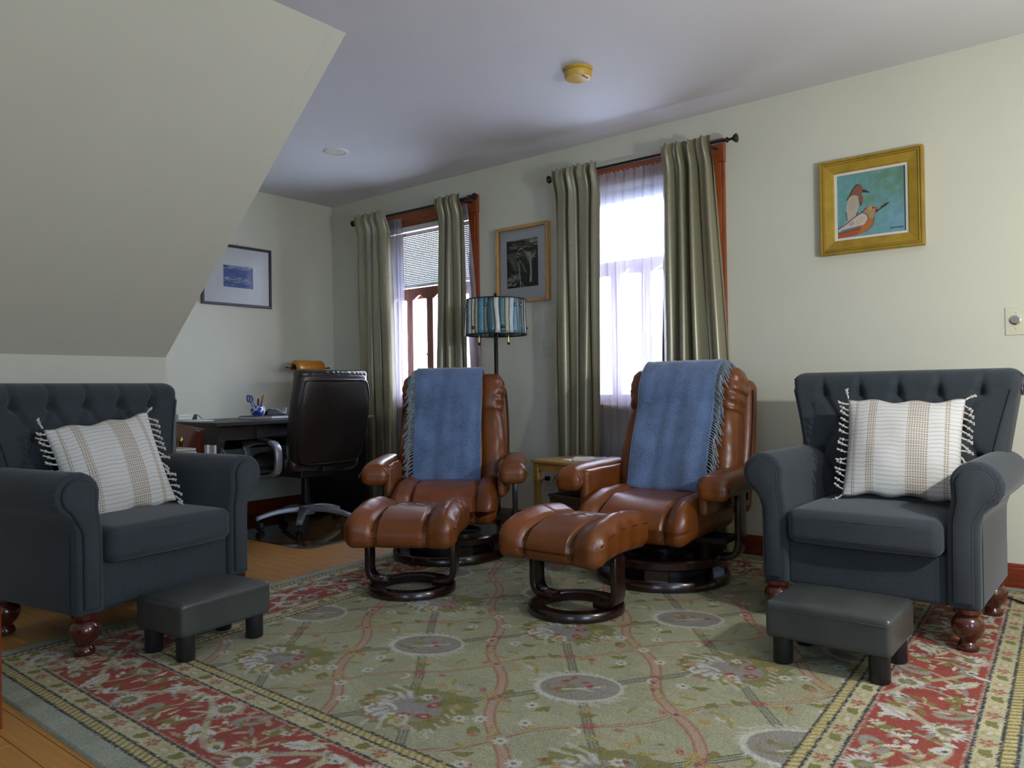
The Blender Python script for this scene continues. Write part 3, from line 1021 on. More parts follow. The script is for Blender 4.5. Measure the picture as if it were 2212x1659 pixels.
    # rope guards: slanted cream dashes on gold
    for a0, a1 in ((b[0], b[1]), (b[4], b[5])):
        slant = np.mod(along + (D - a0) * 0.5, 0.024) < 0.014
        mk = (D >= a0 + 0.004) & (D < a1 - 0.004) & slant
        c.a[mk] = (0.42, 0.37, 0.19)
    grain = np.random.default_rng(8).normal(0, 0.0018, D.shape)
    for e, wd, col in ((b[0], 0.008, DARK), (b[1], 0.007, DARK), (b[2], 0.008, DARK), (b[2] + 0.008, 0.006, PINK), (b[3], 0.007, DARK), (b[3] - 0.008, 0.006, PINK), (b[4], 0.007, DARK), (b[5], 0.007, DARK)):
        mk = np.abs(D - e + grain) < wd / 2
        c.a[mk] = col
    # motifs along the four sides
    def side_points(d, step, off=0.0):
        """x,y, direction-along, inward sign for points at distance d from the edge"""
        out = []
        n = int((W - 2 * d) / step)
        for i in range(n + 1):
            t = d + (W - 2 * d) * (i + off) / n
            if t > W - d + 0.001: continue
            out.append((t, d, 0.0)); out.append((t, Hh - d, pi))
        n = int((Hh - 2 * d) / step)
        for i in range(1, n):
            t = d + (Hh - 2 * d) * (i + off) / n
            out.append((d, t, -pi / 2)); out.append((W - d, t, pi / 2))
        return out
    for dd in ((b[1] + b[2]) / 2, (b[3] + b[4]) / 2):
        for i, (x, y, a) in enumerate(side_points(dd, 0.062)):
            k = (i // 2) % 3
            if k == 0:
                leaf(x, y, 0.05, 0.012, a + 0.6, OLIVE); leaf(x, y + 0.006, 0.04, 0.010, a - 0.7, OLIVE)
            elif k == 1:
                for q in range(5):
                    c.ell(x + 0.013 * cos(q * 1.2566), y + 0.013 * sin(q * 1.2566), 0.009, 0.0055, ROSE, q * 1.2566)
                c.ell(x, y, 0.0055, 0.0055, GOLD)
                c.stroke([(x - 0.02 * cos(a), y - 0.02 * sin(a)), (x - 0.031 * cos(a) - 0.006 * sin(a), y - 0.031 * sin(a) + 0.006 * cos(a))], 0.0045, ROSE)
            else:
                leaf(x, y, 0.045, 0.013, a, GOLD); c.ell(x, y, 0.016, 0.008, WHITE, a, 0.8)
    mid = (b[2] + b[3]) / 2
    # meandering vine of the red border
    for (p0, p1, nrm) in (((b[2], mid), (W - b[2], mid), (0, 1)), ((b[2], Hh - mid), (W - b[2], Hh - mid), (0, -1)), ((mid, b[2]), (mid, Hh - b[2]), (1, 0)), ((W - mid, b[2]), (W - mid, Hh - b[2]), (-1, 0))):
        L = sqrt((p1[0] - p0[0]) ** 2 + (p1[1] - p0[1]) ** 2)
        n = 150
        ux, uy = (p1[0] - p0[0]) / L, (p1[1] - p0[1]) / L
        pts = [(p0[0] + ux * L * i / n + nrm[0] * 0.085 * sin(i / n * L * 2 * pi / 0.64), p0[1] + uy * L * i / n + nrm[1] * 0.085 * sin(i / n * L * 2 * pi / 0.64)) for i in range(n + 1)]
        c.stroke(pts, 0.020, PINK); c.stroke(pts, 0.011, mul(CREAM, 0.9))
        m = int(L / 0.125)
        for i in range(m + 1):
            s0 = L * (i + 0.5) / (m + 1)
            ph = sin(s0 * 2 * pi / 0.64)
            for sd in (-1, 1):
                ex, ey = p0[0] + ux * (s0 + sd * 0.03) + nrm[0] * sd * 0.07, p0[1] + uy * (s0 + sd * 0.03) + nrm[1] * sd * 0.07
                bx, by = p0[0] + ux * s0 + nrm[0] * 0.085 * ph, p0[1] + uy * s0 + nrm[1] * 0.085 * ph
                c.stroke([(bx, by), ((bx + ex) / 2 + ux * 0.02, (by + ey) / 2 + uy * 0.02), (ex, ey)], 0.008, mul(CREAM, 0.85))
                k = (i * 2 + (sd > 0)) % 5
                a = atan2(uy, ux) + sd * 0.8 + r.uniform(-0.4, 0.4)
                if k == 0:
                    for q in range(18):
                        aa = 2 * pi * q / 18
                        c.ell(ex + 0.036 * cos(aa), ey + 0.036 * sin(aa), 0.016, 0.005, WHITE, aa)
                    c.ell(ex, ey, 0.026, 0.024, OLIVE); c.ell(ex, ey, 0.012, 0.011, GREY)
                elif k == 1:
                    leaf(ex, ey, 0.13, 0.020, a, WHITE, GREY); leaf(ex + 0.02, ey + 0.02, 0.08, 0.012, a + 0.4, CREAM)
                elif k == 2:
                    c.ell(ex, ey, 0.052, 0.030, GREY, a); c.ell(ex, ey, 0.056, 0.034, CREAM, a, 0.15); c.ell(ex, ey, 0.022, 0.013, RED, a); c.ell(ex + 0.02, ey + 0.01, 0.016, 0.010, OLIVE, a)
                elif k == 3:
                    c.ell(ex, ey, 0.028, 0.018, WHITE, a); c.ell(ex + 0.008, ey, 0.009, 0.006, DARK, a); c.ell(ex - 0.026 * cos(a), ey - 0.026 * sin(a), 0.016, 0.010, OLIVE, a)
                else:
                    leaf(ex, ey, 0.09, 0.014, a, CREAM, OLIVE); leaf(ex, ey, 0.06, 0.012, a + 1.2, OLIVE); flower(ex + 0.03 * cos(a), ey + 0.03 * sin(a), 0.018, WHITE, GOLD, DARK, 6)
    for _ in range(1700):
        t = r.random()
        sd = r.randrange(4)
        d = r.uniform(b[2] + 0.02, b[3] - 0.02)
        x, y = ((t * W, d), (t * W, Hh - d), (d, t * Hh), (W - d, t * Hh))[sd]
        if min(x, W - x, y, Hh - y) < b[2] + 0.012: continue
        if min(x, W - x, y, Hh - y) > b[3] - 0.012: continue
        a = r.uniform(0, 6.28)
        leaf(x, y, r.uniform(0.02, 0.070), r.uniform(0.005, 0.010), a, r.choice([CREAM, WHITE, OLIVE, PINK, GREY]), None, False)
    q = [(1.95, -3.14), (4.95, -3.19), (4.81, -0.04), (1.80, -0.04)]
    rn = np.random.default_rng(2)
    def fn(U, V):
        X = (1 - V) * ((1 - U) * q[0][0] + U * q[1][0]) + V * ((1 - U) * q[3][0] + U * q[2][0])
        Y = (1 - V) * ((1 - U) * q[0][1] + U * q[1][1]) + V * ((1 - U) * q[3][1] + U * q[2][1])
        e = np.minimum(np.minimum(U, 1 - U) * W, np.minimum(V, 1 - V) * Hh)
        Z = 0.0072 * np.clip(e / 0.004, 0, 1) ** 0.5 + rn.normal(0, 0.0004, U.shape) * (e > 0.002)
        return X - 3.4, Y + 1.6, Z
    me = c.mesh('rug', M['rug'], fn)
    o = link('rug', me)
    o.location = (3.4, -1.6, 0.0002)
    tag(o, 'large floral rug with red border and sage field under the chairs', 'rug')
rug()

# ------------------------------------------------------------------ slate armchairs
RZ = 0.0098          # just above the rug pile
def arm_outline(x0=0.268, xo=0.365, zb=0.136, cx=0.358, cz=0.548, R_=0.080, inset=0.0):
    i = inset
    r_ = R_ - i
    pts = [(x0 + i, zb + i)]
    pts += [(x0 + i, 0.33), (x0 + i + 0.001, 0.42), (cx - r_ + 0.004, 0.50)]
    for a in np.linspace(172, -62, 19):
        pts.append((cx + r_ * cos(radians(a)), cz + r_ * sin(radians(a))))
    pts += [(xo - i + 0.012, 0.455 - i * 0.5), (xo - i + 0.002, 0.42), (xo - i, 0.36), (xo - i, zb + i)]
    return pts
def armchair(label):
    t = thing('armchair', label, 'armchair', (0, 0, 0), 0, 'tufted armchairs')
    fab = M['fabric']
    # body under the cushion
    mb = MB().sup((0.275, 0.265, 0.087), 0.018, (0, 0.30, 0.220))
    obj('base_frame', mb, fab, t)
    # arms: scroll section swept front to back
    for sx in (-1, 1):
        ol = [(sx * p[0], p[1]) for p in arm_outline()]
        mb = MB().prism(ol, 0.012, 0.60)
        a = obj('arm', mb, fab, t, bevel=0.014, seg=3, angle=50)
        il = [(sx * p[0], p[1]) for p in arm_outline(inset=0.024)]
        obj('arm_front_panel', MB().prism(il, 0.0, 0.02), fab, a, bevel=0.006, seg=2)
        pip = [(p[0], 0.006, p[1]) for p in il]
        obj('piping', MB().tube(pip, 0.0045, 6, closed=True), M['fabric_dark'], a)
        # gathers where the roll turns to the front
        mbg = MB()
        for aa in np.linspace(150, -40, 9):
            c_, s_ = cos(radians(aa)), sin(radians(aa))
            mbg.tube([(sx * (0.358 + 0.060 * c_), 0.012, 0.548 + 0.060 * s_), (sx * (0.358 + 0.077 * c_), 0.020, 0.548 + 0.077 * s_), (sx * (0.358 + 0.0803 * c_), 0.045, 0.548 + 0.0803 * s_)], [0.003, 0.0035, 0.001], 6)
        gt = obj('gathers', mbg, fab, a); gt['kind'] = 'stuff'
        # seam down the outer side
        obj('side_seam', MB().tube([(sx * 0.366, 0.05, 0.13), (sx * 0.366, 0.05, 0.44)], 0.002, 6), M['fabric_dark'], a)
    # seat cushion
    def cf(v):
        cr = 0.020 * (1 - (v.x / 0.26) ** 2) * (1 - (v.y / 0.27) ** 2)
        return (v.x, v.y - (0.016 * (1 - (v.x / 0.26) ** 2) if v.y < -0.1 else 0), v.z + (cr if v.z > 0 else 0))
    cu = obj('seat_cushion', MB().sup((0.259, 0.27, 0.062), 0.034, (0, 0.255, 0.362), cf, 4, 12), fab, t)
    for z in (0.397, 0.328):
        loop = []
        for k in range(40):
            a = 2 * pi * k / 40
            ex = lambda v, h: h * (abs(v) ** 0.32) * (1 if v > 0 else -1)
            px, py = ex(cos(a), 0.2585), ex(sin(a), 0.2695)
            loop.append((px, 0.255 + py - (0.016 * (1 - (px / 0.26) ** 2) if py < -0.1 else 0), z))
        obj('piping', MB().tube(loop, 0.0022, 6, closed=True), M['fabric_dark'], cu)
    # buttoned back
    prof = [(0.455, 0.30), (0.462, 0.45), (0.480, 0.58), (0.503, 0.70), (0.523, 0.80), (0.533, 0.86)]
    P = [(p[0], p[1]) for p in spline([(a, b, 0) for a, b in prof], 12)]
    nf = len(P)
    for a in np.linspace(172, -40, 22):
        P.append((0.600 + 0.068 * cos(radians(a)), 0.872 + 0.068 * sin(radians(a))))
    P += [(0.640, 0.78), (0.632, 0.60), (0.625, 0.40), (0.615, 0.138)]
    buttons = []
    for j, (z, xs_) in enumerate(((0.845, (-0.292, -0.146, 0, 0.146, 0.292)), (0.72, (-0.219, -0.073, 0.073, 0.219)), (0.595, (-0.292, -0.146, 0, 0.146, 0.292)), (0.475, (-0.219, -0.073, 0.073, 0.219)))):
        buttons += [(x, z, j) for x in xs_]
    creases = []
    for (x, z, j) in buttons:
        for (x2, z2, j2) in buttons:
            if j2 == j + 1 and abs(x - x2) < 0.08: creases.append((x, z, x2, z2))
        if j == 0: creases.append((x, z, x * 1.06, 0.99))
    def half(z):
        return 0.352 + 0.078 * max(0, min(1, (z - 0.56) / 0.34)) ** 1.2
    NX, NP = 112, len(P)
    vs_, fs = [], []
    BA = np.array([(b[0], b[1]) for b in buttons])
    CA = np.array(creases)
    for i in range(NX + 1):
        u = -1 + 2 * i / NX
        endr = max(0.0, (abs(u) - 0.86) / 0.14)
        shr = 1 - 0.42 * endr ** 3
        for k, (y, z) in enumerate(P):
            if k >= nf:   # the top roll rounds off towards its ends
                wr_ = 1.0 if k < nf + 22 else max(0.0, 1 - (k - nf - 22) / 2)
                sc_ = 1 - (1 - shr) * wr_
                y, z = 0.600 + (y - 0.600) * sc_, 0.872 + (z - 0.872) * sc_
            x = u * half(z)
            dy = 0.0
            if k < nf + 9:
                zz = z
                d2 = ((BA[:, 0] - x) ** 2 + (BA[:, 1] - zz) ** 2).min()
                ex, ez = CA[:, 2] - CA[:, 0], CA[:, 3] - CA[:, 1]
                tt = np.clip(((x - CA[:, 0]) * ex + (zz - CA[:, 1]) * ez) / (ex * ex + ez * ez), 0, 1)
                dc = np.sqrt(((x - CA[:, 0] - tt * ex) ** 2 + (zz - CA[:, 1] - tt * ez) ** 2).min())
                fade = 1.0 if k < nf else max(0, 1 - (k - nf) / 9)
                dy = (0.030 * exp(-d2 / 0.020 ** 2) + 0.016 * exp(-(dc / 0.013) ** 2)) * fade * (1 if abs(u) < 0.93 else 0)
            wing = -0.020 * abs(u) ** 6
            rnd = 0.02 * max(0, (abs(u) - 0.93) / 0.07) ** 2
            vs_.append((x, y + dy + wing + (rnd if k < nf + 6 else 0), z))
    for i in range(NX):
        for k in range(NP - 1):
            fs.append((i * NP + k, (i + 1) * NP + k, (i + 1) * NP + k + 1, i * NP + k + 1))
    fs.append(tuple(range(NP)))
    fs.append(tuple(NX * NP + k for k in range(NP - 1, -1, -1)))
    mb = MB().add(vs_, fs)
    bk = obj('backrest', mb, fab, t, angle=60)
    bme = MB().sup((0.0085, 0.004, 0.0085), 0.0038, (0, 0, 0), None, 2, 2).mesh('button', M['fabric_dark'])
    for (x, z, j) in buttons[:14]:
        yy = np.interp(z, [p[1] for p in prof], [p[0] for p in prof])
        o = link('button', bme, bk)
        o.location = (x, yy + 0.040, z)
    for sx in (-1, 1):
        # rolled end of the back with its spiral piping
        rp = []
        for a in np.linspace(190, -160, 24):
            rp.append((sx * (half(0.872) + 0.0005), 0.600 + 0.036 * cos(radians(a)), 0.872 + 0.036 * sin(radians(a))))
        obj('piping', MB().tube(rp, 0.003, 6), M['fabric_dark'], bk)
        rp = [(sx * (half(z) * 0.945), np.interp(z, [p[1] for p in prof], [p[0] for p in prof]) - 0.019, z) for z in np.linspace(0.5, 0.86, 10)]
        obj('wing_seam', MB().tube(rp, 0.0025, 6), M['fabric_dark'], bk)
    lp = [(0.0, 0.0), (0.031, 0.0), (0.034, 0.008), (0.030, 0.020), (0.024, 0.028), (0.026, 0.036), (0.040, 0.050), (0.049, 0.072), (0.050, 0.086), (0.044, 0.104), (0.034, 0.113), (0.036, 0.119), (0.043, 0.125), (0.043, 0.139), (0.0, 0.140)]
    lme = MB().lathe(lp, 24).mesh('leg', M['mahogany'])
    for x in (-0.320, 0.320):
        for y in (0.048, 0.55):
            o = link('leg', lme, t)
            o.location = (x, y, 0)
    return t
ch = armchair('slate tufted armchair at right, in front of the bare wall under the bird painting')
ch.location = (4.289, -1.085, RZ); ch.rotation_euler = (0, 0, radians(-1.5))
dup(ch, (2.215, -2.512, RZ), radians(90 + 9), 'slate tufted armchair at left, under the sloped ceiling')

# pillows with knotted tassels
def pillow(label):
    t = thing('throw_pillow', label, 'pillow', (0, 0, 0), 0, 'cream striped pillows')
    A = 0.205
    def side(sg):
        def fn(u, v):
            a, b = 2 * u - 1, 2 * v - 1
            th = 0.068 * (max(0, (1 - a * a)) ** 0.55) * (max(0, (1 - b * b)) ** 0.55)
            th += 0.004 * sin(a * 7 + 1) * sin(b * 5) * (1 - a * a) * (1 - b * b)
            # corners poke out, sides pull in
            x = A * a * (1 - 0.055 * (1 - b * b))
            z = A * b * (1 - 0.055 * (1 - a * a)) * 0.97
            z += 0.006 * sin(a * 9) * abs(b) ** 6
            return (x, sg * th, z)
        return fn
    mb = MB().grid(side(-1), 44, 44)
    mb.grid(side(1), 44, 44)
    cv = obj('cover', mb, M['pillow'], t, angle=180)
    tm = MB().tube([(0, 0, 0), (0.010, 0.002, -0.003), (0.018, 0, -0.006)], [0.0035, 0.0035, 0.003], 6)
    tm.tube([(0.018, 0, -0.006), (0.023, 0, -0.009), (0.027, 0, -0.011)], [0.003, 0.0075, 0.003], 7)
    for q in (-1, 0, 1):
        tm.tube([(0.026, 0, -0.011), (0.037, 0.003 * q, -0.017 - 0.004 * q)], [0.003, 0.0035], 5)
    tme = tm.mesh('tassel', M['tassel'])
    rr_ = random.Random(9)
    for sx in (-1, 1):
        for i in range(17):
            b = -1 + 2 * i / 16
            o = link('tassel', tme, t)
            o.location = (sx * A * (1 - 0.055 * (1 - b * b)), 0, A * b * 0.97)
            o.rotation_euler = (rr_.uniform(-0.6, 0.6), (0 if sx > 0 else pi) + sx * (rr_.uniform(-0.2, 0.7) - 0.8 * b * (abs(b) > 0.9)), rr_.uniform(-0.4, 0.4))
    return t
def place_pillow(o, loc, yaw, lean, roll):
    o.location = loc
    o.rotation_euler = (Matrix.Rotation(yaw, 3, 'Z') @ Matrix.Rotation(-lean, 3, 'X') @ Matrix.Rotation(roll, 3, 'Y')).to_euler()
pl = pillow('cream striped pillow with tassels leaning in the right armchair')
place_pillow(pl, (4.362, -0.755, 0.648), radians(5), radians(20), radians(1))
p2 = dup(pl, (0, 0, 0), 0, 'cream striped pillow with tassels tilted in the left armchair')
place_pillow(p2, (1.905, -2.595, 0.616), radians(90 + 0), radians(22), radians(-7))

# low footstools
def footstool(label, hx, hy):
    t = thing('footstool', label, 'footstool', (0, 0, 0), 0, 'grey faux leather footstools')
    def fn(v):
        top = v.z > 0
        return (v.x, v.y, v.z + (0.013 * (1 - (v.x / hx) ** 2) * (1 - (v.y / hy) ** 2) if top else 0))
    s_ = obj('seat', MB().sup((hx, hy, 0.058), 0.016, (0, 0, 0.140), fn, 3, 10), M['leather_grey'], t)
    loop = []
    for x, y in ((-hx + 0.012, -hy), (hx - 0.012, -hy), (hx, -hy + 0.012), (hx, hy - 0.012), (hx - 0.012, hy), (-hx + 0.012, hy), (-hx, hy - 0.012), (-hx, -hy + 0.012)):
        loop.append((x * 0.998, y * 0.998, 0.176))
    obj('stitching', MB().tube(loop, 0.0018, 5, closed=True), M['darkgrey'], s_)
    me = MB().lathe([(0, 0), (0.028, 0), (0.0305, 0.003), (0.0305, 0.085), (0, 0.085)], 20).mesh('leg', M['black'])
    for x in (-1, 1):
        for y in (-1, 1):
            o = link('leg', me, t)
            o.location = (x * (hx - 0.043), y * (hy - 0.043), 0)
    return t
st = footstool('grey faux leather footstool on the rug in front of the right armchair', 0.187, 0.150)
st.location = (4.303, -1.405, RZ); st.rotation_euler = (0, 0, radians(-0.5))
st2 = footstool('grey faux leather footstool on the rug in front of the left armchair', 0.183, 0.132)
st2.location = (2.458, -2.528, RZ); st2.rotation_euler = (0, 0, radians(96))

# ------------------------------------------------------------------ cognac recliners and ottomans
def braid(path, up, w_=0.006, n=None):
    """short crossing stitches along a seam"""
    mb = MB()
    pts = [Vector(p) for p in path]
    for i in range(len(pts) - 1):
        a, b = pts[i], pts[i + 1]
        tg = (b - a).normalized()
        sd = tg.cross(Vector(up)).normalized()
        m = (a + b) / 2
        sg = 1
        mb.tube([m - sd * w_ - tg * 0.006, m + Vector(up) * 0.003, m + sd * w_ + tg * 0.006], [0.0016, 0.0028, 0.0016], 5)
    return mb
def recliner(label):
    t = thing('recliner', label, 'recliner', (0, 0, 0), 0, 'cognac leather recliners')
    L = M['leather']
    # swivel base: floor ring, raised ring on blocks, hub
    obj('base_ring', MB().lathe([(0.215, 0.004), (0.22, 0), (0.300, 0), (0.307, 0.006), (0.307, 0.034), (0.299, 0.044), (0.225, 0.044), (0.217, 0.038)], 56, closed=True), M['darkwood'], t)
    obj('upper_ring', MB().lathe([(0.165, 0.092), (0.168, 0.088), (0.282, 0.088), (0.289, 0.094), (0.289, 0.122), (0.282, 0.130), (0.170, 0.130), (0.165, 0.124)], 56, closed=True), M['darkwood'], t)
    for a in (20, 110, 200, 290):
        m_ = Matrix.Rotation(radians(a), 3, 'Z')
        obj('spacer_block', MB().box(m_ @ Vector((0.255, 0, 0.066)), (0.05, 0.10, 0.046), m_), M['darkwood'], t, smooth=False)
    obj('swivel_drum', MB().lathe([(0, 0.012), (0.205, 0.012), (0.212, 0.02), (0.212, 0.084), (0.205, 0.090), (0, 0.090)], 40), M['blackmetal'], t)
    mb = MB().lathe([(0, 0.09), (0.06, 0.09), (0.06, 0.14), (0.035, 0.15), (0.035, 0.24), (0.0, 0.24)], 20)
    mb.box((0, 0, 0.112), (0.36, 0.06, 0.03)).box((0, 0, 0.112), (0.06, 0.36, 0.03))
    obj('swivel_hub', mb, M['blackmetal'], t)
    obj('seat_plate', MB().box((0, 0.02, 0.205), (0.66, 0.16, 0.022)).box((0, -0.02, 0.216), (0.36, 0.40, 0.026)), M['blackmetal'], t, smooth=False)
    # bent-wood arm supports
    for sx in (-1, 1):
        pts = bez((sx * 0.27, 0.05, 0.118), (sx * 0.362, 0.05, 0.118), (sx * 0.357, 0.06, 0.16), (sx * 0.355, 0.06, 0.27), 10) + [Vector((sx * 0.355, 0.06, 0.420))]
        obj('arm_support', MB().band(pts, 0.085, 0.026, (0, 1, 0)), M['darkwood'], t, bevel=0.004, angle=60)
        obj('arm_rail', MB().sup((0.022, 0.20, 0.013), 0.010, (sx * 0.355, 0.0, 0.418)), M['darkwood'], t)
        # padded arm, drooping inside
        def af(v, sx=sx):
            f_ = max(0.0, (-v.y - 0.12) / 0.14)
            fat = 1 + 0.16 * f_
            y = v.y
            z = v.z * fat - 0.030 * f_ * f_ + 0.010 * (v.y + 0.1)
            x = v.x * fat
            if v.z > 0: z += 0.012 * (1 - (v.x / 0.065) ** 2)
            return (x, y, z)
        ap = obj('armrest', MB().sup((0.064, 0.255, 0.043), 0.038, (sx * 0.354, -0.02, 0.472), af, 5, 10), L, t)
        obj('arm_inner_panel', MB().sup((0.022, 0.215, 0.085), 0.020, (sx * 0.292, -0.005, 0.418), lambda v: (v.x + (0.006 * sin(v.y * 30)), v.y, v.z), 4, 8), L, ap)
        loop = []
        for k in range(21):
            a = pi * k / 20
            loop.append((sx * 0.354 + 0.078 * cos(a), -0.262 + 0.006 * sin(a), 0.446 + 0.052 * sin(a)))
        obj('seam', MB().tube(loop, 0.0022, 5), M['leather_seam'], ap)
    # seat: waterfall cushion with side bolsters
    def sf(v):
        x, y, z = v
        k = max(0, (-y - 0.10) / 0.18)
        if z > 0:
            z += 0.018 * (1 - (y / 0.30) ** 2)
            g = exp(-((abs(x) - 0.165) / 0.010) ** 2)
            z -= 0.020 * g
            z += 0.020 * exp(-((abs(x) - 0.235) / 0.05) ** 2)
            z += 0.004 * sin(y * 34 + 3 * x) * exp(-((abs(x) - 0.165) / 0.06) ** 2)
        z -= 0.052 * k * k * (1.0 if z > 0 else 0.35)
        if y < -0.2:
            g = exp(-((abs(x) - 0.165) / 0.010) ** 2)
            y += 0.014 * g - 0.012 * exp(-((abs(x) - 0.235) / 0.05) ** 2)
        return (x, y, z)
    se = obj('seat_cushion', MB().sup((0.272, 0.295, 0.080), 0.058, (0, -0.045, 0.302), sf, 6, 26), L, t)
    for sx in (-1, 1):
        path = [(sx * 0.165, y, 0.302 + 0.080 + 0.018 * (1 - (y / 0.30) ** 2) - 0.020 - 0.052 * max(0, (-y - 0.10) / 0.18) ** 2) for y in np.linspace(-0.24, 0.20, 26)]
        path = [(x, y - 0.045, z + 0.001) for x, y, z in path]
        obj('seam_stitching', braid(path, (0, 0, 1), 0.005), M['leather_seam'], se)
    # back: lower pad, head pad, outer shell, all leaning
    lean = Matrix.Rotation(radians(-15), 4, 'X')
    base = Matrix.Translation((0, 0.165, 0.310)) @ lean @ Matrix.Diagonal((0.935, 1, 1.030, 1))
    def shell(v):
        x, y, z = v
        return (x * (1 - 0.06 * max(0, z / 0.32) ** 2), y + 0.02 * (x / 0.32) ** 2, z)
    mb = MB().sup((0.342, 0.046, 0.318), 0.044, (0, 0.098, 0.320), shell, 5, 8); mb.xf(base)
    bs = obj('back_shell', mb, L, t)
    def lowpad(v):
        x, y, z = v
        w_ = 1 + 0.05 * cos((z + 0.03) * 9)
        if y < 0:
            y -= 0.030 * (1 - (z / 0.25) ** 2) * (1 - 0.5 * (x / 0.31) ** 2)
            y += 0.016 * exp(-((abs(x) - 0.17) / 0.010) ** 2)
            y -= 0.018 * exp(-((abs(x) - 0.25) / 0.05) ** 2)
            y += 0.003 * sin(z * 55 + x * 8) * exp(-((abs(x) - 0.28) / 0.03) ** 2)
        return (x * w_, y, z)
    mb = MB().sup((0.312, 0.062, 0.235), 0.050, (0, 0, 0.235), lowpad, 6, 24); mb.xf(base)
    lp_ = obj('back_cushion', mb, L, t)
    def headpad(v):
        x, y, z = v
        w_ = 1 - 0.04 * (z / 0.13) ** 2 - 0.02 * (z < 0)
        if y < 0:
            y -= 0.034 * (1 - (z / 0.14) ** 2) * (1 - 0.4 * (x / 0.31) ** 2)
            y += 0.004 * sin(z * 110 + x * 30) * exp(-((abs(x) - 0.285) / 0.022) ** 2)
            y += 0.012 * exp(-((abs(x) - 0.19) / 0.009) ** 2)
        x += 0.003 * sin(z * 120) * (abs(x) > 0.28)
        return (x * w_, y, z)
    mb = MB().sup((0.318, 0.074, 0.126), 0.058, (0, 0.012, 0.542), headpad, 6, 22); mb.xf(base)
    hp = obj('headrest', mb, L, t)
    for sx in (-1, 1):
        mb = MB().tube([(sx * 0.338 * (1 - 0.06 * max(0, (z - 0.32) / 0.32) ** 2), 0.088, z) for z in np.linspace(0.06, 0.58, 12)], 0.0040, 6); mb.xf(base)
        obj('piping', mb, M['leather_seam'], bs)
        mb = braid([(sx * 0.17, -0.062 - 0.030 * (1 - ((z - 0.235) / 0.25) ** 2) + 0.014, z) for z in np.linspace(0.06, 0.40, 22)], (0, -1, 0), 0.005); mb.xf(base)
        obj('seam_stitching', mb, M['leather_seam'], lp_)
    return t, base
rec, REC_BASE = recliner('cognac leather recliner in front of the left window')
R_LEFT = ((2.160, -0.943, RZ), radians(37))
R_RIGHT = ((3.325, -0.735, RZ), radians(2))
rec.location, rec.rotation_euler = R_LEFT[0], (0, 0, R_LEFT[1])
dup(rec, R_RIGHT[0], R_RIGHT[1], 'cognac leather recliner in front of the right-hand window')

def ottoman(label):
    t = thing('ottoman', label, 'ottoman', (0, 0, 0), 0, 'cognac leather ottomans')
    obj('base_ring', MB().lathe([(0.132, 0.004), (0.136, 0), (0.188, 0), (0.194, 0.005), (0.194, 0.026), (0.188, 0.034), (0.138, 0.034), (0.132, 0.029)], 48, closed=True), M['darkwood'], t)
    for sx in (-1, 1):
        pts = [Vector((sx * 0.10, 0.0, 0.042))] + bez((sx * 0.135, 0, 0.043), (sx * 0.200, 0, 0.046), (sx * 0.196, 0, 0.085), (sx * 0.194, 0, 0.145), 10) + [Vector((sx * 0.194, 0, 0.236))]
        obj('upright', MB().band(pts, 0.075, 0.026, (0, 1, 0)), M['darkwood'], t, bevel=0.004, angle=60)
    obj('crossbar', MB().box((0, 0, 0.240), (0.40, 0.07, 0.022)), M['darkwood'], t, smooth=False)
    hx, hy = 0.236, 0.205
    def top_z(x, y):
        z = -0.30 * max(0, -y - 0.02) ** 1.6 * 2.0 + 0.012 * cos(y * 6)
        return z
    def of(v):
        x, y, z = v
        top = z > 0
        dz = 0
        if top:
            dz += 0.026 * exp(-((abs(x) - 0.187) / 0.052) ** 2) + 0.010 * (1 - (y / hy) ** 2)
            dz -= 0.024 * exp(-((abs(x) - 0.106) / 0.010) ** 2)
            dz -= 0.005 * exp(-((y - 0.03) / 0.007) ** 2)
            dz += 0.003 * sin(x * 90 + y * 10) * exp(-((y - 0.03) / 0.05) ** 2) * (abs(x) < 0.11)
        y2 = y
        if y < -0.1:
            y2 -= 0.018 * exp(-((abs(x) - 0.187) / 0.055) ** 2)
            y2 += 0.020 * exp(-((abs(x) - 0.106) / 0.010) ** 2)
        x2 = x * (1 + 0.05 * (-y / hy if y < 0 else 0))
        if abs(x) > 0.22: x2 += 0.003 * sin(y * 70) * (1 if x > 0 else -1)
        return (x2, y2, z + dz + top_z(x, y) * (1 if top else 0.75))
    cu = obj('cushion', MB().sup((hx, hy, 0.060), 0.050, (0, 0, 0.296), of, 6, 30), M['leather'], t)
    for sx in (-1, 1):
        path = []
        for y in np.linspace(-0.195, 0.17, 24):
            fr = max(0.0, (-y - hy + 0.05) / 0.05)
            path.append((sx * 0.106 * (1 + 0.05 * (-y / hy if y < 0 else 0)), y, 0.296 + 0.060 - 0.016 + 0.010 * (1 - (y / hy) ** 2) + top_z(0, y) - 0.030 * fr * fr))
        obj('seam_braid', braid(path, (0, 0, 1), 0.007), M['leather_seam'], cu)
    rim = []
    for sx in (-1, 1):
        pts = [(sx * (hx - 0.004) * (1 + 0.05 * (-y / hy if y < 0 else 0)), y, 0.339 + top_z(hx, y) * 0.95) for y in np.linspace(-0.19, 0.17, 16)]
        obj('edge_piping', MB().tube(pts, 0.003, 6), M['leather_seam'], cu)
    return t
ot = ottoman('cognac leather ottoman in front of the left recliner')
ot.location = (2.533, -1.586, RZ); ot.rotation_euler = (0, 0, radians(30))
dup(ot, (3.298, -1.418, RZ), radians(0), 'cognac leather ottoman in front of the right recliner')

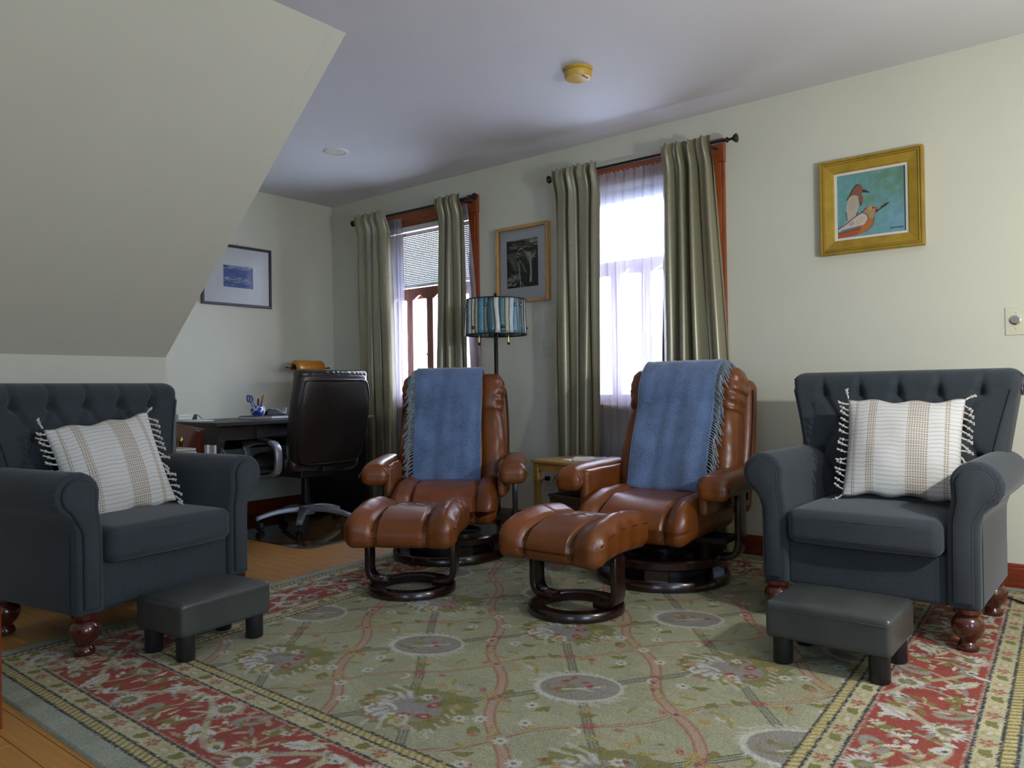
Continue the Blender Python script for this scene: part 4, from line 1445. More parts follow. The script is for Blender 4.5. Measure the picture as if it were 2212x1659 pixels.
# blue throws over the recliner backs
def throw(label, place, x0t, x1t, x0b, x1b, fr_side, seed, len_f):
    loc, rz = place
    Mw = Matrix.Translation(loc) @ Matrix.Rotation(rz, 4, 'Z')
    B = REC_BASE
    off = 0.016
    # path in the leaning frame (y,z): up the back of the shell, over the top, down the front of the head pad and back pad
    key = [(0.158, 0.30), (0.162, 0.50), (0.158, 0.63), (0.110, 0.690), (0.03, 0.703), (-0.055, 0.685), (-0.102, 0.62), (-0.118, 0.545), (-0.106, 0.47), (-0.104, 0.40), (-0.116, 0.30), (-0.118, 0.20), (-0.112, len_f)]
    path = spline([(a, b, 0) for a, b in key], 8)
    n = len(path)
    r = random.Random(seed)
    ph = [r.uniform(0, 6.28) for _ in range(6)]
    def fn(u, v):
        i = min(n - 1, int(round(v * (n - 1))))
        y, z = path[i][0], path[i][1]
        a = path[max(i - 1, 0)]; b_ = path[min(i + 1, n - 1)]
        d = (b_ - a).normalized()
        nx, nz = -d[1], d[0]         # outward
        x = (x0t + (x1t - x0t) * u) * (1 - v) + (x0b + (x1b - x0b) * u) * v
        wv = max(0.0, (v - 0.45)) * 2
        w_ = 0.010 * wv * sin(u * 9 + ph[0] + v * 1.5) + 0.005 * wv * sin(u * 19 + ph[1]) + 0.002 * sin(u * 31 + v * 9)
        y -= 0.012 * (1 if v > 0.4 else -0.3)
        p = Vector((x, y + w_ * (-1 if v > 0.4 else 0.3), z))
        return tuple(B @ p)
    t = thing('throw_blanket', label, 'blanket', loc, rz, 'blue throws over the recliners')
    mb = MB().grid(fn, 40, 90)
    o = obj('cloth', mb, M['blanket'], t, recalc=False, angle=180)
    sm = o.modifiers.new('thickness', 'SOLIDIFY'); sm.thickness = 0.012; sm.offset = 0.0
    # doubled edge fold on both long sides
    for u in (0.0, 1.0):
        obj('hem', MB().tube([Vector(fn(u, v)) for v in np.linspace(0.02, 1, 60)], 0.0075, 7), M['blanket'], t)
    mb = MB()
    u = 0.0 if fr_side < 0 else 1.0
    for i in range(120):
        v = 0.40 + 0.58 * i / 119 + r.uniform(-0.003, 0.003)
        p = Vector(fn(u, v))
        q = B.inverted() @ p
        Lg = r.uniform(0.055, 0.080)
        s1 = Vector((q.x + fr_side * Lg * 0.45, q.y - 0.004 + r.uniform(-0.006, 0.004), q.z - Lg * 0.25))
        s2 = Vector((q.x + fr_side * Lg * r.uniform(0.55, 0.95), q.y + r.uniform(-0.008, 0.004), q.z - Lg * r.uniform(0.6, 1.1)))
        mb.tube([p, B @ s1, B @ s2], [0.0030, 0.0036, 0.0026], 5)
    fr = obj('fringe', mb, M['fringe'], t)
    fr['kind'] = 'stuff'
    return t
throw('blue woven throw over the left recliner with fringe on its left side', R_LEFT, -0.215, 0.185, -0.215, 0.170, -1, 1, 0.040)
throw('blue woven throw over the right recliner with fringe on its right side', R_RIGHT, -0.205, 0.215, -0.215, 0.195, 1, 2, 0.055)

# ------------------------------------------------------------------ office chair on its floor mat
def office_chair():
    t = thing('office_chair', 'dark brown leather office chair with silver arms at the desk', 'office chair', (0.757, -0.845, 0.004), radians(-90 - 3))
    L = M['leather_espresso']
    lean = Matrix.Translation((0, 0.235, 0.42)) @ Matrix.Rotation(radians(-7), 4, 'X')
    def wz(z):   # half-width along the height of the back
        return float(np.interp(z, [0, 0.10, 0.25, 0.42, 0.50, 0.58, 0.62], [0.245, 0.268, 0.280, 0.282, 0.268, 0.262, 0.235]))
    def bf(v):
        x, y, z = v
        zz = z + 0.31
        f_ = wz(zz) / 0.28
        y += 0.030 * (x / 0.28) ** 2 * -1 + 0.030 * sin(zz * 4.2 - 0.4)
        if y > 0.02: y += 0.010 * (1 - (x / 0.28) ** 2)
        return (x * f_, y, zz)
    mb = MB().sup((0.28, 0.052, 0.305), 0.045, (0, 0, 0), bf, 5, 18); mb.xf(lean)
    bk = obj('backrest', mb, L, t)
    # raised outer panel and piping on the rear face
    def pf(v):
        x, y, z = v
        zz = z + 0.295
        f_ = (wz(zz) - 0.028) / 0.25
        return (x * f_, y + 0.062 - 0.030 * (x / 0.28) ** 2 + 0.030 * sin(zz * 4.2 - 0.4), zz)
    mb = MB().sup((0.25, 0.012, 0.262), 0.011, (0, 0, 0), pf, 3, 16); mb.xf(lean)
    obj('rear_panel', mb, L, bk)
    loop = []
    for k in range(56):
        a = 2 * pi * k / 56
        ex = lambda v: (abs(v) ** 0.22) * (1 if v > 0 else -1)
        z = 0.295 + 0.268 * ex(sin(a))
        x = (wz(z) - 0.024) * ex(cos(a))
        loop.append(lean @ Vector((x, 0.070 - 0.030 * (x / 0.28) ** 2 + 0.030 * sin(z * 4.2 - 0.4), z)))
    obj('piping', MB().tube(loop, 0.0055, 8, closed=True), L, bk)
    def tf(v):
        x, y, z = v
        return (x * 0.93, y + 0.03 - 0.035 * (x / 0.28) ** 2 + 0.0012 * sin(x * 140 + 2 * sin(x * 37)), z + 0.588 + 0.0008 * sin(x * 140 + 1))
    mb = MB().sup((0.275, 0.050, 0.030), 0.028, (0, 0, 0), tf, 4, 60); mb.xf(lean)
    obj('head_roll', mb, L, bk)
    mb = MB().sup((0.032, 0.005, 0.011), 0.0045, (0.045, 0.086, 0.49), None, 3, 4); mb.xf(lean)
    obj('handle_slot', mb, M['black'], bk)
    obj('seat', MB().sup((0.265, 0.255, 0.055), 0.045, (0, -0.01, 0.445), lambda v: (v.x, v.y, v.z - 0.03 * max(0, (-v.y - 0.12) / 0.13) ** 2 + 0.012 * (1 - (v.x / 0.265) ** 2) * (v.z > 0)), 5, 10), L, t)
    obj('seat_mechanism', MB().box((0, 0, 0.365), (0.26, 0.30, 0.05)).box((0, 0.20, 0.40), (0.10, 0.16, 0.03)), M['black'], t, smooth=False, bevel=0.006)
    for sx in (-1, 1):
        pts = [(sx * 0.292, y, z) for y, z in ((-0.24, 0.548), (-0.10, 0.573), (0.06, 0.578), (0.125, 0.560), (0.150, 0.51), (0.148, 0.43), (0.115, 0.385), (0.02, 0.360), (-0.12, 0.360), (-0.175, 0.38), (-0.195, 0.43), (-0.235, 0.52))]
        full = spline(pts + [pts[0]], 5)
        ar = obj('armrest_loop', MB().band(full, 0.044, 0.026, (1, 0, 0)), M['silver'], t, bevel=0.007, seg=2, angle=60)
        obj('arm_pad', MB().sup((0.032, 0.165, 0.014), 0.013, (sx * 0.292, -0.085, 0.588), lambda v: (v.x, v.y, v.z - 0.012 * (v.y / 0.165) ** 2), 4, 6), M['black'], ar)
        obj('arm_bracket', MB().box2((sx * 0.20, -0.10, 0.352), (sx * 0.31, 0.06, 0.372)), M['black'], ar, smooth=False)
    obj('gas_column', MB().lathe([(0, 0.10), (0.045, 0.10), (0.045, 0.15), (0.032, 0.16), (0.028, 0.30), (0.026, 0.345), (0, 0.345)], 20), M['black'], t)
    obj('hub', MB().lathe([(0, 0.085), (0.055, 0.085), (0.058, 0.095), (0.055, 0.148), (0, 0.150)], 20), M['silver'], t)
    leg_pts = bez((0.03, 0, 0.122), (0.14, 0, 0.128), (0.22, 0, 0.112), (0.320, 0, 0.078), 10)
    leg_me = MB()
    for i, p in enumerate(leg_pts): pass
    N_ = len(leg_pts)
    vs_, fs = [], []
    for i, p in enumerate(leg_pts):
        tt = i / (N_ - 1)
        hw, hh = 0.031 - 0.010 * tt, 0.021 - 0.006 * tt
        vs_ += [(p.x, -hw, p.z - hh), (p.x, hw, p.z - hh), (p.x, hw * 0.75, p.z + hh * 0.8), (p.x, -hw * 0.75, p.z + hh * 0.8)]
    for i in range(N_ - 1):
        for k in range(4): fs.append((i * 4 + k, i * 4 + (k + 1) % 4, i * 4 + 4 + (k + 1) % 4, i * 4 + 4 + k))
    fs += [(3, 2, 1, 0), tuple((N_ - 1) * 4 + k for k in range(4))]
    lm = MB().add(vs_, fs).mesh('star_leg', M['silver'], bevel=0.004, angle=50)
    cm = MB()
    for sy in (-1, 1):
        cm.lathe([(0, -0.010), (0.020, -0.010), (0.0265, -0.006), (0.0265, 0.006), (0.020, 0.010), (0, 0.010)], 16, (0.012, sy * 0.014, 0.0265), Matrix.Rotation(radians(90), 3, 'X'))
    cm.lathe([(0, 0.026), (0.024, 0.028), (0.020, 0.050), (0.008, 0.056), (0.008, 0.075), (0, 0.076)], 14, (0.004, 0, 0))
    cme = cm.mesh('caster', M['black'])
    off = radians(-44 + 93)
    for k in range(5):
        a = off + k * 2 * pi / 5
        o = link('star_leg', lm, t); o.rotation_euler = (0, 0, a)
        o2 = link('caster', cme, t); o2.location = (0.305 * cos(a), 0.305 * sin(a), 0); o2.rotation_euler = (0, 0, a + 0.7 * k)
office_chair()
def floor_mat():
    # clear desk mat with a rounded corner towards the room
    x1, y0, x0, y1, R_ = 1.375, -1.31, 0.03, -0.11, 0.10
    pts = []
    for cx, cy, a0 in ((x1 - R_, y1 - R_, 0), (x0 + R_, y1 - R_, 90), (x0 + R_, y0 + R_, 180), (x1 - R_, y0 + R_, 270)):
        for a in np.linspace(a0, a0 + 90, 8):
            pts.append((cx - 0.7 + R_ * cos(radians(a)), cy + 0.7 + R_ * sin(radians(a))))
    o = obj('floor_mat', MB().prism(pts, 0.0005, 0.0035, 'z'), M['matglass'], smooth=False)
    o.location = (0.7, -0.7, 0)
    tag(o, 'clear plastic floor mat with a rounded corner under the office chair', 'floor mat')
    obj('rim', MB().tube([(p[0], p[1], 0.0022) for p in pts], 0.0022, 6, closed=True), M['darkgrey'], o)
floor_mat()

# ------------------------------------------------------------------ desk and what stands on it
DZ = 0.72
def desk():
    t = thing('desk', 'dark espresso desk against the left wall', 'desk', (0.02, -1.475, 0))
    W_ = M['deskwood']
    L = 1.23
    obj('desktop', MB().box2((0, 0, DZ - 0.024), (0.74, L, DZ)), W_, t, smooth=False, bevel=0.003)
    obj('side_panel', MB().box2((0.03, 0.02, 0), (0.70, 0.05, DZ - 0.024)), W_, t, smooth=False)
    obj('side_panel', MB().box2((0.03, L - 0.05, 0), (0.70, L - 0.02, DZ - 0.024)), W_, t, smooth=False)
    obj('apron', MB().box2((0.655, 0.05, DZ - 0.115), (0.675, L - 0.05, DZ - 0.024)), W_, t, smooth=False)
    dr = obj('drawer_front', MB().box2((0.675, 0.30, DZ - 0.105), (0.688, L - 0.30, DZ - 0.034)), W_, t, smooth=False, bevel=0.002)
    obj('drawer_knob', MB().lathe([(0.006, 0), (0.006, 0.012), (0.013, 0.018), (0.012, 0.026), (0, 0.028)], 14, (0.688, L / 2, DZ - 0.07), Matrix.Rotation(radians(90), 3, 'Y')), M['brass'], dr)
    obj('modesty_panel', MB().box2((0.035, 0.05, 0.50), (0.05, L - 0.05, DZ - 0.024)), W_, t, smooth=False)
desk()
def desk_things():
    # spiral notebook
    t = thing('notebook', 'closed spiral notebook with pale pages lying on the dark desk', 'notebook', (0.40, -0.885, DZ + 0.0005), radians(2))
    obj('pages', MB().box2((-0.095, -0.160, 0.003), (0.095, 0.160, 0.018)), M['white'], t, smooth=False)
    obj('cover', MB().box2((-0.10, -0.165, 0.018), (0.10, 0.165, 0.021)), M['darkgrey'], t, smooth=False)
    obj('cover', MB().box2((-0.10, -0.165, 0), (0.10, 0.165, 0.003)), M['darkgrey'], t, smooth=False)
    mb = MB()
    for i in range(14):
        a = -0.158 + i * 0.0085
        mb.tube([(0.094, a, 0.001), (0.103, a, 0.010), (0.094, a, 0.020)], 0.0018, 5)
    s_ = obj('spiral_binding', mb, M['brass'], t)
    s_['kind'] = 'stuff'
    nz = DZ + 0.022
    # porcelain pot with pens and brushes
    px, py = 0.40, -0.965
    t = thing('pencil_pot', 'small blue and white porcelain pot on the notebook', 'pot', (px, py, nz))
    obj('body', MB().lathe([(0, 0), (0.032, 0), (0.045, 0.012), (0.050, 0.032), (0.047, 0.052), (0.040, 0.062), (0.042, 0.068), (0.038, 0.068), (0.036, 0.062), (0.042, 0.050), (0.044, 0.032), (0.038, 0.012), (0, 0.008)], 28), M['pot'], t)
    t = thing('scissors', 'blue-handled scissors standing in the porcelain pot', 'scissors', (px, py, nz))
    for k, dy in enumerate((-0.010, 0.006)):
        mb = MB()
        c_ = Vector((0.0, -0.058 + dy * 1.2, 0.118 - 0.004 * k))
        ring = [c_ + Vector((0.0, 0.013 * cos(a) * 0.8 + 0.010 * sin(a) * -0.6, 0.021 * sin(a) + 0.006 * cos(a))) for a in np.linspace(0, 2 * pi, 15)[:-1]]
        mb.tube(ring, 0.0052, 7, closed=True)
        mb.tube([c_ + Vector((0.0, 0.010, -0.016)), Vector((0.0, -0.028 + dy, 0.072))], 0.005, 7)
        obj('handle', mb, M['bluehandle'], t)
    obj('blades', MB().tube([(0, -0.030, 0.075), (0, 0.0, 0.015)], 0.004, 6), M['chrome'], t)
    for i, (dx, dy, hz, hx_, hy_, kind) in enumerate(((0.010, 0.002, 0.122, 0.012, 0.012, 'p'), (-0.012, 0.010, 0.118, -0.014, 0.022, 'p'), (0.004, 0.016, 0.135, 0.005, 0.040, 'b'), (-0.006, 0.020, 0.126, -0.01, 0.052, 'b'), (0.014, 0.012, 0.130, 0.02, 0.030, 'b'))):
        if kind == 'p':
            t = thing('pencil', ('maroon pencil leaning left in the porcelain pot' if i else 'maroon pencil standing upright in the porcelain pot'), 'pencil', (px, py, nz), 0, 'pencils in the pot')
            sh = obj('shaft', MB().tube([(dx * 0.4, dy * 0.4, 0.012), (hx_, hy_ - 0.012, hz - 0.008)], 0.0038, 6), M['pencilwood'], t)
            obj('tip', MB().tube([(hx_, hy_ - 0.012, hz - 0.008), (hx_ * 1.05, (hy_ - 0.012) * 1.05, hz)], [0.0036, 0.0008], 6), M['pencilwood'], sh)
        else:
            t = thing('paint_brush', ('tallest tan paint brush in the porcelain pot', 'rightmost tan paint brush in the porcelain pot', 'tan paint brush in front of the two others in the porcelain pot')[i - 2], 'brush', (px, py, nz), 0, 'brushes in the pot')
            obj('shaft', MB().tube([(dx * 0.4, dy * 0.4, 0.012), (hx_ * 0.75, hy_ * 0.75, hz - 0.03)], 0.0035, 6), M['pencilwood'], t)
            obj('bristles', MB().tube([(hx_ * 0.75, hy_ * 0.75, hz - 0.03), (hx_ * 0.9, hy_ * 0.9, hz - 0.012), (hx_ * 1.1, hy_ * 1.1, hz + 0.012)], [0.005, 0.009, 0.002], 8), M['bristle'], t)
    # tape dispenser: swooping dark body, silver top, cutter fin
    t = thing('tape_dispenser', 'dark tape dispenser with a silver swoop on the notebook', 'tape dispenser', (0.41, -0.835, nz))
    ol = [(-0.078, 0.0), (0.075, 0.0), (0.078, 0.006), (0.045, 0.016), (0.012, 0.034), (-0.015, 0.044), (-0.040, 0.042), (-0.058, 0.033), (-0.075, 0.030)]
    obj('body', MB().prism(ol, -0.022, 0.022, 'x'), M['black'], t, smooth=False, bevel=0.003)
    tp = spline([(0, y, z + 0.0015) for y, z in ((-0.045, 0.0415), (-0.015, 0.045), (0.012, 0.035), (0.045, 0.017), (0.074, 0.009))], 5)
    obj('silver_top', MB().band(tp, 0.045, 0.003, (1, 0, 0)), M['silver'], t)
    obj('cutter', MB().prism([(0.058, 0.010), (0.080, 0.050), (0.084, 0.050), (0.076, 0.008)], -0.020, 0.020, 'x'), M['silver'], t, smooth=False)
    # banker's lamp mostly hidden by the office chair
    t = thing('desk_lamp', 'desk lamp with an amber glass shade behind the office chair', 'lamp', (0.25, -0.437, DZ))
    ol = []
    for a in np.linspace(0, 180, 15): ol.append((0.055 * cos(radians(a)), 0.345 + 0.072 * sin(radians(a)) ** 0.8))
    ol2 = [(x * 0.88, 0.345 + (z - 0.345) * 0.92) for x, z in ol[::-1]]
    def shade(u, v):
        # half-barrel shell with rounded ends
        y = -0.128 + 0.256 * u
        e = min(1.0, (1 - abs(2 * u - 1)) / 0.16)
        s_ = 0.62 + 0.38 * sqrt(max(0, 1 - (1 - e) ** 2))
        i = v * 14
        a = radians(180 * v)
        return (0.058 * cos(a) * s_, y, 0.340 + 0.076 * (sin(a) ** 0.8) * s_)
    mb = MB().grid(shade, 30, 20)
    sh = obj('shade', mb, M['amber'], t, recalc=False, angle=180)
    sm = sh.modifiers.new('thickness', 'SOLIDIFY'); sm.thickness = 0.004
    obj('cross_arm', MB().tube([(0, -0.20, 0.358), (0, -0.188, 0.361), (0, -0.16, 0.357), (0, -0.13, 0.359), (0, 0.13, 0.359), (0, 0.16, 0.356), (0, 0.19, 0.361), (0, 0.205, 0.357)], [0.002, 0.007, 0.004, 0.007, 0.007, 0.004, 0.007, 0.002], 8), M['blackmetal'], t)
    for dy in (-0.068, 0.068):
        obj('upright', MB().tube([(0, dy, 0.34), (0, dy * 0.9, 0.25), (0, 0, 0.12)], 0.004, 8), M['blackmetal'], t)
    obj('stem', MB().tube([(0, 0, 0.02), (0, 0, 0.14)], 0.008, 10), M['blackmetal'], t)
    obj('base', MB().lathe([(0, 0), (0.075, 0), (0.075, 0.008), (0.05, 0.018), (0.012, 0.024), (0, 0.024)], 28), M['blackmetal'], t)
    # left end of the desk: papers, white router, charger
    t = thing('paper_stack', 'loose stack of white papers at the left end of the desk', 'papers', (0.33, -1.40, DZ + 0.0005), radians(4))
    for i in range(3):
        o = obj('sheet', MB().box((0.004 * i, 0.003 * i, 0.0015 + 0.003 * i), (0.26, 0.13, 0.0026)), M['white'], t, smooth=False)
    t = thing('small_box', 'small white box standing on the papers by the wall', 'box', (0.22, -1.415, DZ + 0.0105))
    obj('case', MB().sup((0.05, 0.045, 0.018), 0.008, (0, 0, 0.018)), M['whiteplastic'], t)
    obj('vent_slots', MB().box((0.0505, 0, 0.02), (0.002, 0.06, 0.004)), M['beige'], t, smooth=False)
    t = thing('charger', 'small black charger with a bent cable on the papers', 'charger', (0.32, -1.372, DZ + 0.0105))
    obj('plug', MB().prism([(-0.018, 0.0), (0.006, 0.0), (0.006, 0.034), (-0.002, 0.034)], -0.012, 0.012, 'x'), M['black'], t, smooth=False, bevel=0.002)
    obj('cable', MB().tube(spline([(0, 0.0, 0.033), (0, 0.018, 0.028), (0, 0.032, 0.016), (0, 0.045, 0.004)], 4), 0.0024, 6), M['black'], t)
desk_things()

# tall magazine stand, printer, low shelf between the desk and the left armchair
def nook():
    t = thing('magazine_stand', 'glossy mahogany magazine stand with two arched panels beside the left armchair', 'magazine stand', (1.0, -1.9, 0))
    for k, (x, dy) in enumerate(((0.125, -0.095), (0.0, 0.0))):
        ol = [(-0.16 + dy + 0.02, 0.0), (0.20 + dy, 0.0), (0.20 + dy, 0.695)]
        for a in np.linspace(0, 1, 10):
            ol.append((0.20 + dy - 0.34 * a, 0.700 + 0.060 * sin(a * pi / 2)))
        p_ = obj('panel', MB().prism(ol, x - 0.009, x + 0.009, 'x'), M['mahogany'], t, bevel=0.005, seg=3)
    obj('tray', MB().box2((0.009, -0.20, 0.04), (0.118, 0.12, 0.06)), M['mahogany'], t, smooth=False)
    obj('brass_post', MB().lathe([(0, 0.06), (0.008, 0.06), (0.008, 0.64), (0.012, 0.645), (0.012, 0.66), (0.007, 0.672), (0, 0.675)], 14, (0.165, -0.022, 0)).box((0.15, -0.022, 0.10), (0.04, 0.02, 0.02)), M['brass'], t)
    obj('brass_hinge', MB().box((0.136, -0.108, 0.70), (0.004, 0.018, 0.06)), M['brass'], t, smooth=False, bevel=0.001)
    t = thing('low_cabinet', 'low dark cabinet under the beige box behind the left armchair', 'cabinet', (1.30, -2.11, 0))
    obj('body', MB().box2((-0.09, -0.20, 0), (0.09, 0.14, 0.445)), M['deskwood'], t, smooth=False, bevel=0.003)
    obj('door', MB().box2((0.09, -0.18, 0.03), (0.096, 0.12, 0.39)), M['deskwood'], t, smooth=False, bevel=0.002)
    t = thing('storage_box', 'beige plastic box peeking out behind the left armchair', 'box', (1.30, -2.11, 0.4455))
    obj('case', MB().sup((0.085, 0.165, 0.085), 0.022, (0, 0, 0.085)), M['beige'], t)
    obj('lid', MB().sup((0.080, 0.155, 0.006), 0.005, (0, 0, 0.174)), M['beige'], t)
    t = thing('low_shelf', 'low black shelf beside the left end of the desk', 'shelf', (0.89, -1.595, 0))
    obj('top', MB().box2((-0.10, -0.09, 0.43), (0.10, 0.10, 0.45)), M['deskwood'], t, smooth=False)
    for y in (-0.09, 0.085):
        obj('side', MB().box2((-0.10, y, 0), (0.10, y + 0.015, 0.43)), M['deskwood'], t, smooth=False)
    for k, (y, hz) in enumerate(((-0.068, 0.155), (-0.024, 0.150))):
        t = thing('book', ('white-spined book standing nearest the mahogany stand' if k == 0 else 'white-spined book standing beside the dark glossy bottle'), 'book', (0.90, -1.595 + y, 0.4505), 0, 'books on the low shelf')
        obj('block', MB().box2((-0.085, -0.006, 0), (0.075, 0.006, hz)), M['white'], t, smooth=False, bevel=0.001)
        obj('spine', MB().box2((0.075, -0.007, 0), (0.079, 0.007, hz + 0.003)), M['whiteplastic'], t, smooth=False, bevel=0.001)
    t = thing('bottle', 'dark glossy bottle on the low black shelf', 'bottle', (0.92, -1.552, 0.4505))
    obj('bottle_body', MB().lathe([(0, 0), (0.026, 0), (0.030, 0.01), (0.032, 0.06), (0.028, 0.095), (0.012, 0.125), (0.010, 0.14), (0, 0.14)], 20), M['black'], t)
    obj('nozzle', MB().lathe([(0, 0.14), (0.013, 0.14), (0.013, 0.158), (0, 0.16)], 14).box((0.008, 0, 0.168), (0.05, 0.018, 0.018)).box((0.026, 0, 0.148), (0.006, 0.012, 0.03)), M['black'], t, smooth=False)
nook()
def heater():
    t = thing('space_heater', 'dark louvred heater behind the left armchair at the photo edge', 'heater', (1.36, -2.99, 0))
    obj('plinth', MB().box2((-0.10, -0.17, 0.0), (0.10, 0.17, 0.05)), M['beige'], t, smooth=False, bevel=0.004)
    obj('case', MB().box2((-0.095, -0.165, 0.05), (0.080, 0.165, 0.20)), M['black'], t, smooth=False, bevel=0.004)
    for i in range(6):
        obj('louvre', MB().box((0.086, 0, 0.065 + i * 0.023), (0.012, 0.31, 0.006), Matrix.Rotation(radians(25), 3, 'Y')), M['darkgrey'], t, smooth=False)
heater()
def side_cabinet():
    a = atan2(-0.62, -0.78)
    t = thing('wooden_cabinet', 'orange wooden cabinet edge cut off by the left photo border', 'cabinet', (2.650, -3.243, 0), a)
    obj('front', MB().box2((0, -0.016, 0), (0.40, 0.0, 0.31)), M['cabinet'], t, smooth=False, bevel=0.003)
    obj('edge_strip', MB().box2((-0.006, -0.024, 0), (0.0, 0.002, 0.325)), M['base'], t, smooth=False)
    obj('top', MB().box2((-0.006, -0.03, 0.31), (0.40, 0.01, 0.325)), M['base'], t, smooth=False)
side_cabinet()

# ------------------------------------------------------------------ side table, its things, outlet and cords
def side_table():
    t = thing('side_table', 'small honey pine side table between the two recliners', 'side table', (2.665, -0.405, RZ), radians(-12))
    P_ = M['pine']
    hx, hy, tz = 0.212, 0.190, 0.492
    obj('tabletop', MB().box2((-hx, -hy, tz - 0.018), (hx, hy, tz)), P_, t, smooth=False, bevel=0.004)
    lm = MB().prism([(-0.014, 0), (0.014, 0), (0.017, tz - 0.018), (-0.017, tz - 0.018)], -0.015, 0.015).mesh('leg', P_, smooth=False, bevel=0.002)
    for sx in (-1, 1):
        for sy in (-1, 1):
            o = link('leg', lm, t)
            o.location = (sx * (hx - 0.026), sy * (hy - 0.024), 0)
    for sy in (-1, 1):
        obj('apron', MB().box2((-hx + 0.04, sy * (hy - 0.024) - 0.008, tz - 0.062), (hx - 0.04, sy * (hy - 0.024) + 0.008, tz - 0.018)), P_, t, smooth=False)
    for sx in (-1, 1):
        obj('apron', MB().box2((sx * (hx - 0.026) - 0.008, -hy + 0.038, tz - 0.062), (sx * (hx - 0.026) + 0.008, hy - 0.038, tz - 0.018)), P_, t, smooth=False)
    obj('shelf', MB().box2((-hx + 0.02, -hy + 0.02, 0.15), (hx - 0.02, hy - 0.02, 0.165)), P_, t, smooth=False)
    b = thing('wicker_basket', 'dark wicker basket on the lower shelf of the pine table', 'basket', (2.665, -0.405, RZ + 0.1655), radians(-12))
    mb = MB()
    for i in range(9):
        z = 0.006 + i * 0.013
        g = 1 + 0.006 * i
        mb.tube([(x * g, y * g, z + 0.002 * ((k + i) % 2)) for k, (x, y) in enumerate([(-0.13, -0.11), (-0.04, -0.113), (0.05, -0.11), (0.13, -0.11), (0.133, 0), (0.13, 0.11), (0.04, 0.113), (-0.05, 0.11), (-0.13, 0.11), (-0.133, 0)])], 0.0075, 6, closed=True)
    mb.box((0, 0, 0.004), (0.26, 0.22, 0.006))
    w_ = obj('woven_side', mb, M['wicker'], b)
    w_['kind'] = 'stuff'
    obj('rim', MB().tube([(-0.14, -0.12, 0.125), (0.14, -0.12, 0.125), (0.14, 0.12, 0.125), (-0.14, 0.12, 0.125)], 0.009, 8, closed=True), M['wicker'], b)
    rz = radians(-12)
    Rm = Matrix.Rotation(rz, 3, 'Z')
    def at(x, y): 
        v = Rm @ Vector((x, y, 0))
        return (2.665 + v.x, -0.405 + v.y, RZ + tz + 0.0005)
    t = thing('leaflet', 'folded white leaflet lying on the pine side table', 'leaflet', at(0.005, -0.085), radians(-30))
    obj('sheet', MB().box((0, 0, 0.001), (0.11, 0.075, 0.002)).box((0.004, 0.003, 0.003), (0.104, 0.072, 0.0015)), M['white'], t, smooth=False)
    t = thing('remote_control', 'white remote control at the right end of the pine side table', 'remote control', at(0.125, -0.062), radians(20))
    bd = obj('body', MB().sup((0.088, 0.032, 0.011), 0.006, (0, 0, 0.011)), M['whiteplastic'], t)
    obj('keypad', MB().box((-0.03, 0, 0.0225), (0.07, 0.045, 0.001)), M['beige'], bd, smooth=False)
    obj('display', MB().box((0.052, 0, 0.0225), (0.05, 0.045, 0.001)), M['darkgrey'], bd, smooth=False)
side_table()
def plate(name, label, x, z, w_, h_, mat, cat):
    t = thing(name, label, cat, (x, 0, z))
    obj('faceplate', MB().box2((-w_ / 2, -0.006, -h_ / 2), (w_ / 2, -0.0003, h_ / 2)), mat, t, smooth=False, bevel=0.0025)
    return t
RX = Matrix.Rotation(radians(90), 3, 'X')
t = plate('dimmer_switch', 'ivory dimmer switch with a round chrome knob at the right photo edge', 4.664, 1.160, 0.078, 0.122, M['ivory'], 'dimmer switch')
kn = obj('knob', MB().lathe([(0.0215, 0.004), (0.0215, 0.010), (0.019, 0.012), (0.0175, 0.012), (0.0165, 0.024), (0.0150, 0.0255), (0, 0.0255)], 28, (0, 0, 0.004), RX), M['chrome'], t)
obj('ring', MB().lathe([(0.0175, 0.005), (0.0235, 0.005), (0.0235, 0.0095), (0.0175, 0.0095)], 28, (0, 0, 0.004), RX, closed=True), M['ivory'], kn)
for dz in (-0.033, 0.036):
    obj('screw', MB().lathe([(0.003, 0.005), (0.003, 0.0075), (0, 0.008)], 10, (0, 0, dz), RX), M['beige'], t)
t = plate('light_switch', 'pale light switch on the wall under the framed woodcut', 2.155, 1.160, 0.072, 0.116, M['wallplate'], 'light switch')
obj('toggle', MB().box((0, -0.010, 0.004), (0.010, 0.014, 0.022), Matrix.Rotation(radians(-25), 3, 'X')), M['wallplate'], t, smooth=False, bevel=0.001)
for dz in (-0.034, 0.034):
    obj('screw', MB().lathe([(0.003, 0.005), (0.003, 0.0075), (0, 0.008)], 10, (0, 0, dz), RX), M['beige'], t)
t = plate('wall_outlet', 'pale wall outlet with a black plug behind the pine side table', 2.150, 0.305, 0.072, 0.116, M['wallplate'], 'outlet')
for dz in (-0.021, 0.021):
    rc = obj('receptacle', MB().lathe([(0.016, 0.005), (0.016, 0.0075), (0, 0.0075)], 18, (0, 0, dz), RX), M['wallplate'], t)
    for dx in (-0.006, 0.006):
        obj('slot', MB().box((dx, -0.0078, dz + 0.003), (0.002, 0.001, 0.008)), M['black'], rc, smooth=False)
t = thing('power_cord', 'black plug and cord hanging from the outlet behind the pine table', 'cord', (2.150, -0.008, 0.326))
obj('plug', MB().sup((0.013, 0.016, 0.014), 0.006, (0, -0.017, 0)), M['black'], t)
obj('cable', MB().tube(spline([(0, -0.033, 0), (-0.015, -0.05, -0.012), (-0.045, -0.055, -0.08), (-0.065, -0.05, -0.18), (-0.085, -0.06, -0.29), (-0.12, -0.09, -0.3155), (-0.15, -0.16, -0.314)], 6), 0.0032, 7), M['black'], t)
t = thing('extension_cord', 'black cord running over the rug beside the right armchair', 'cord', (4.5, -0.1, RZ + 0.0035))
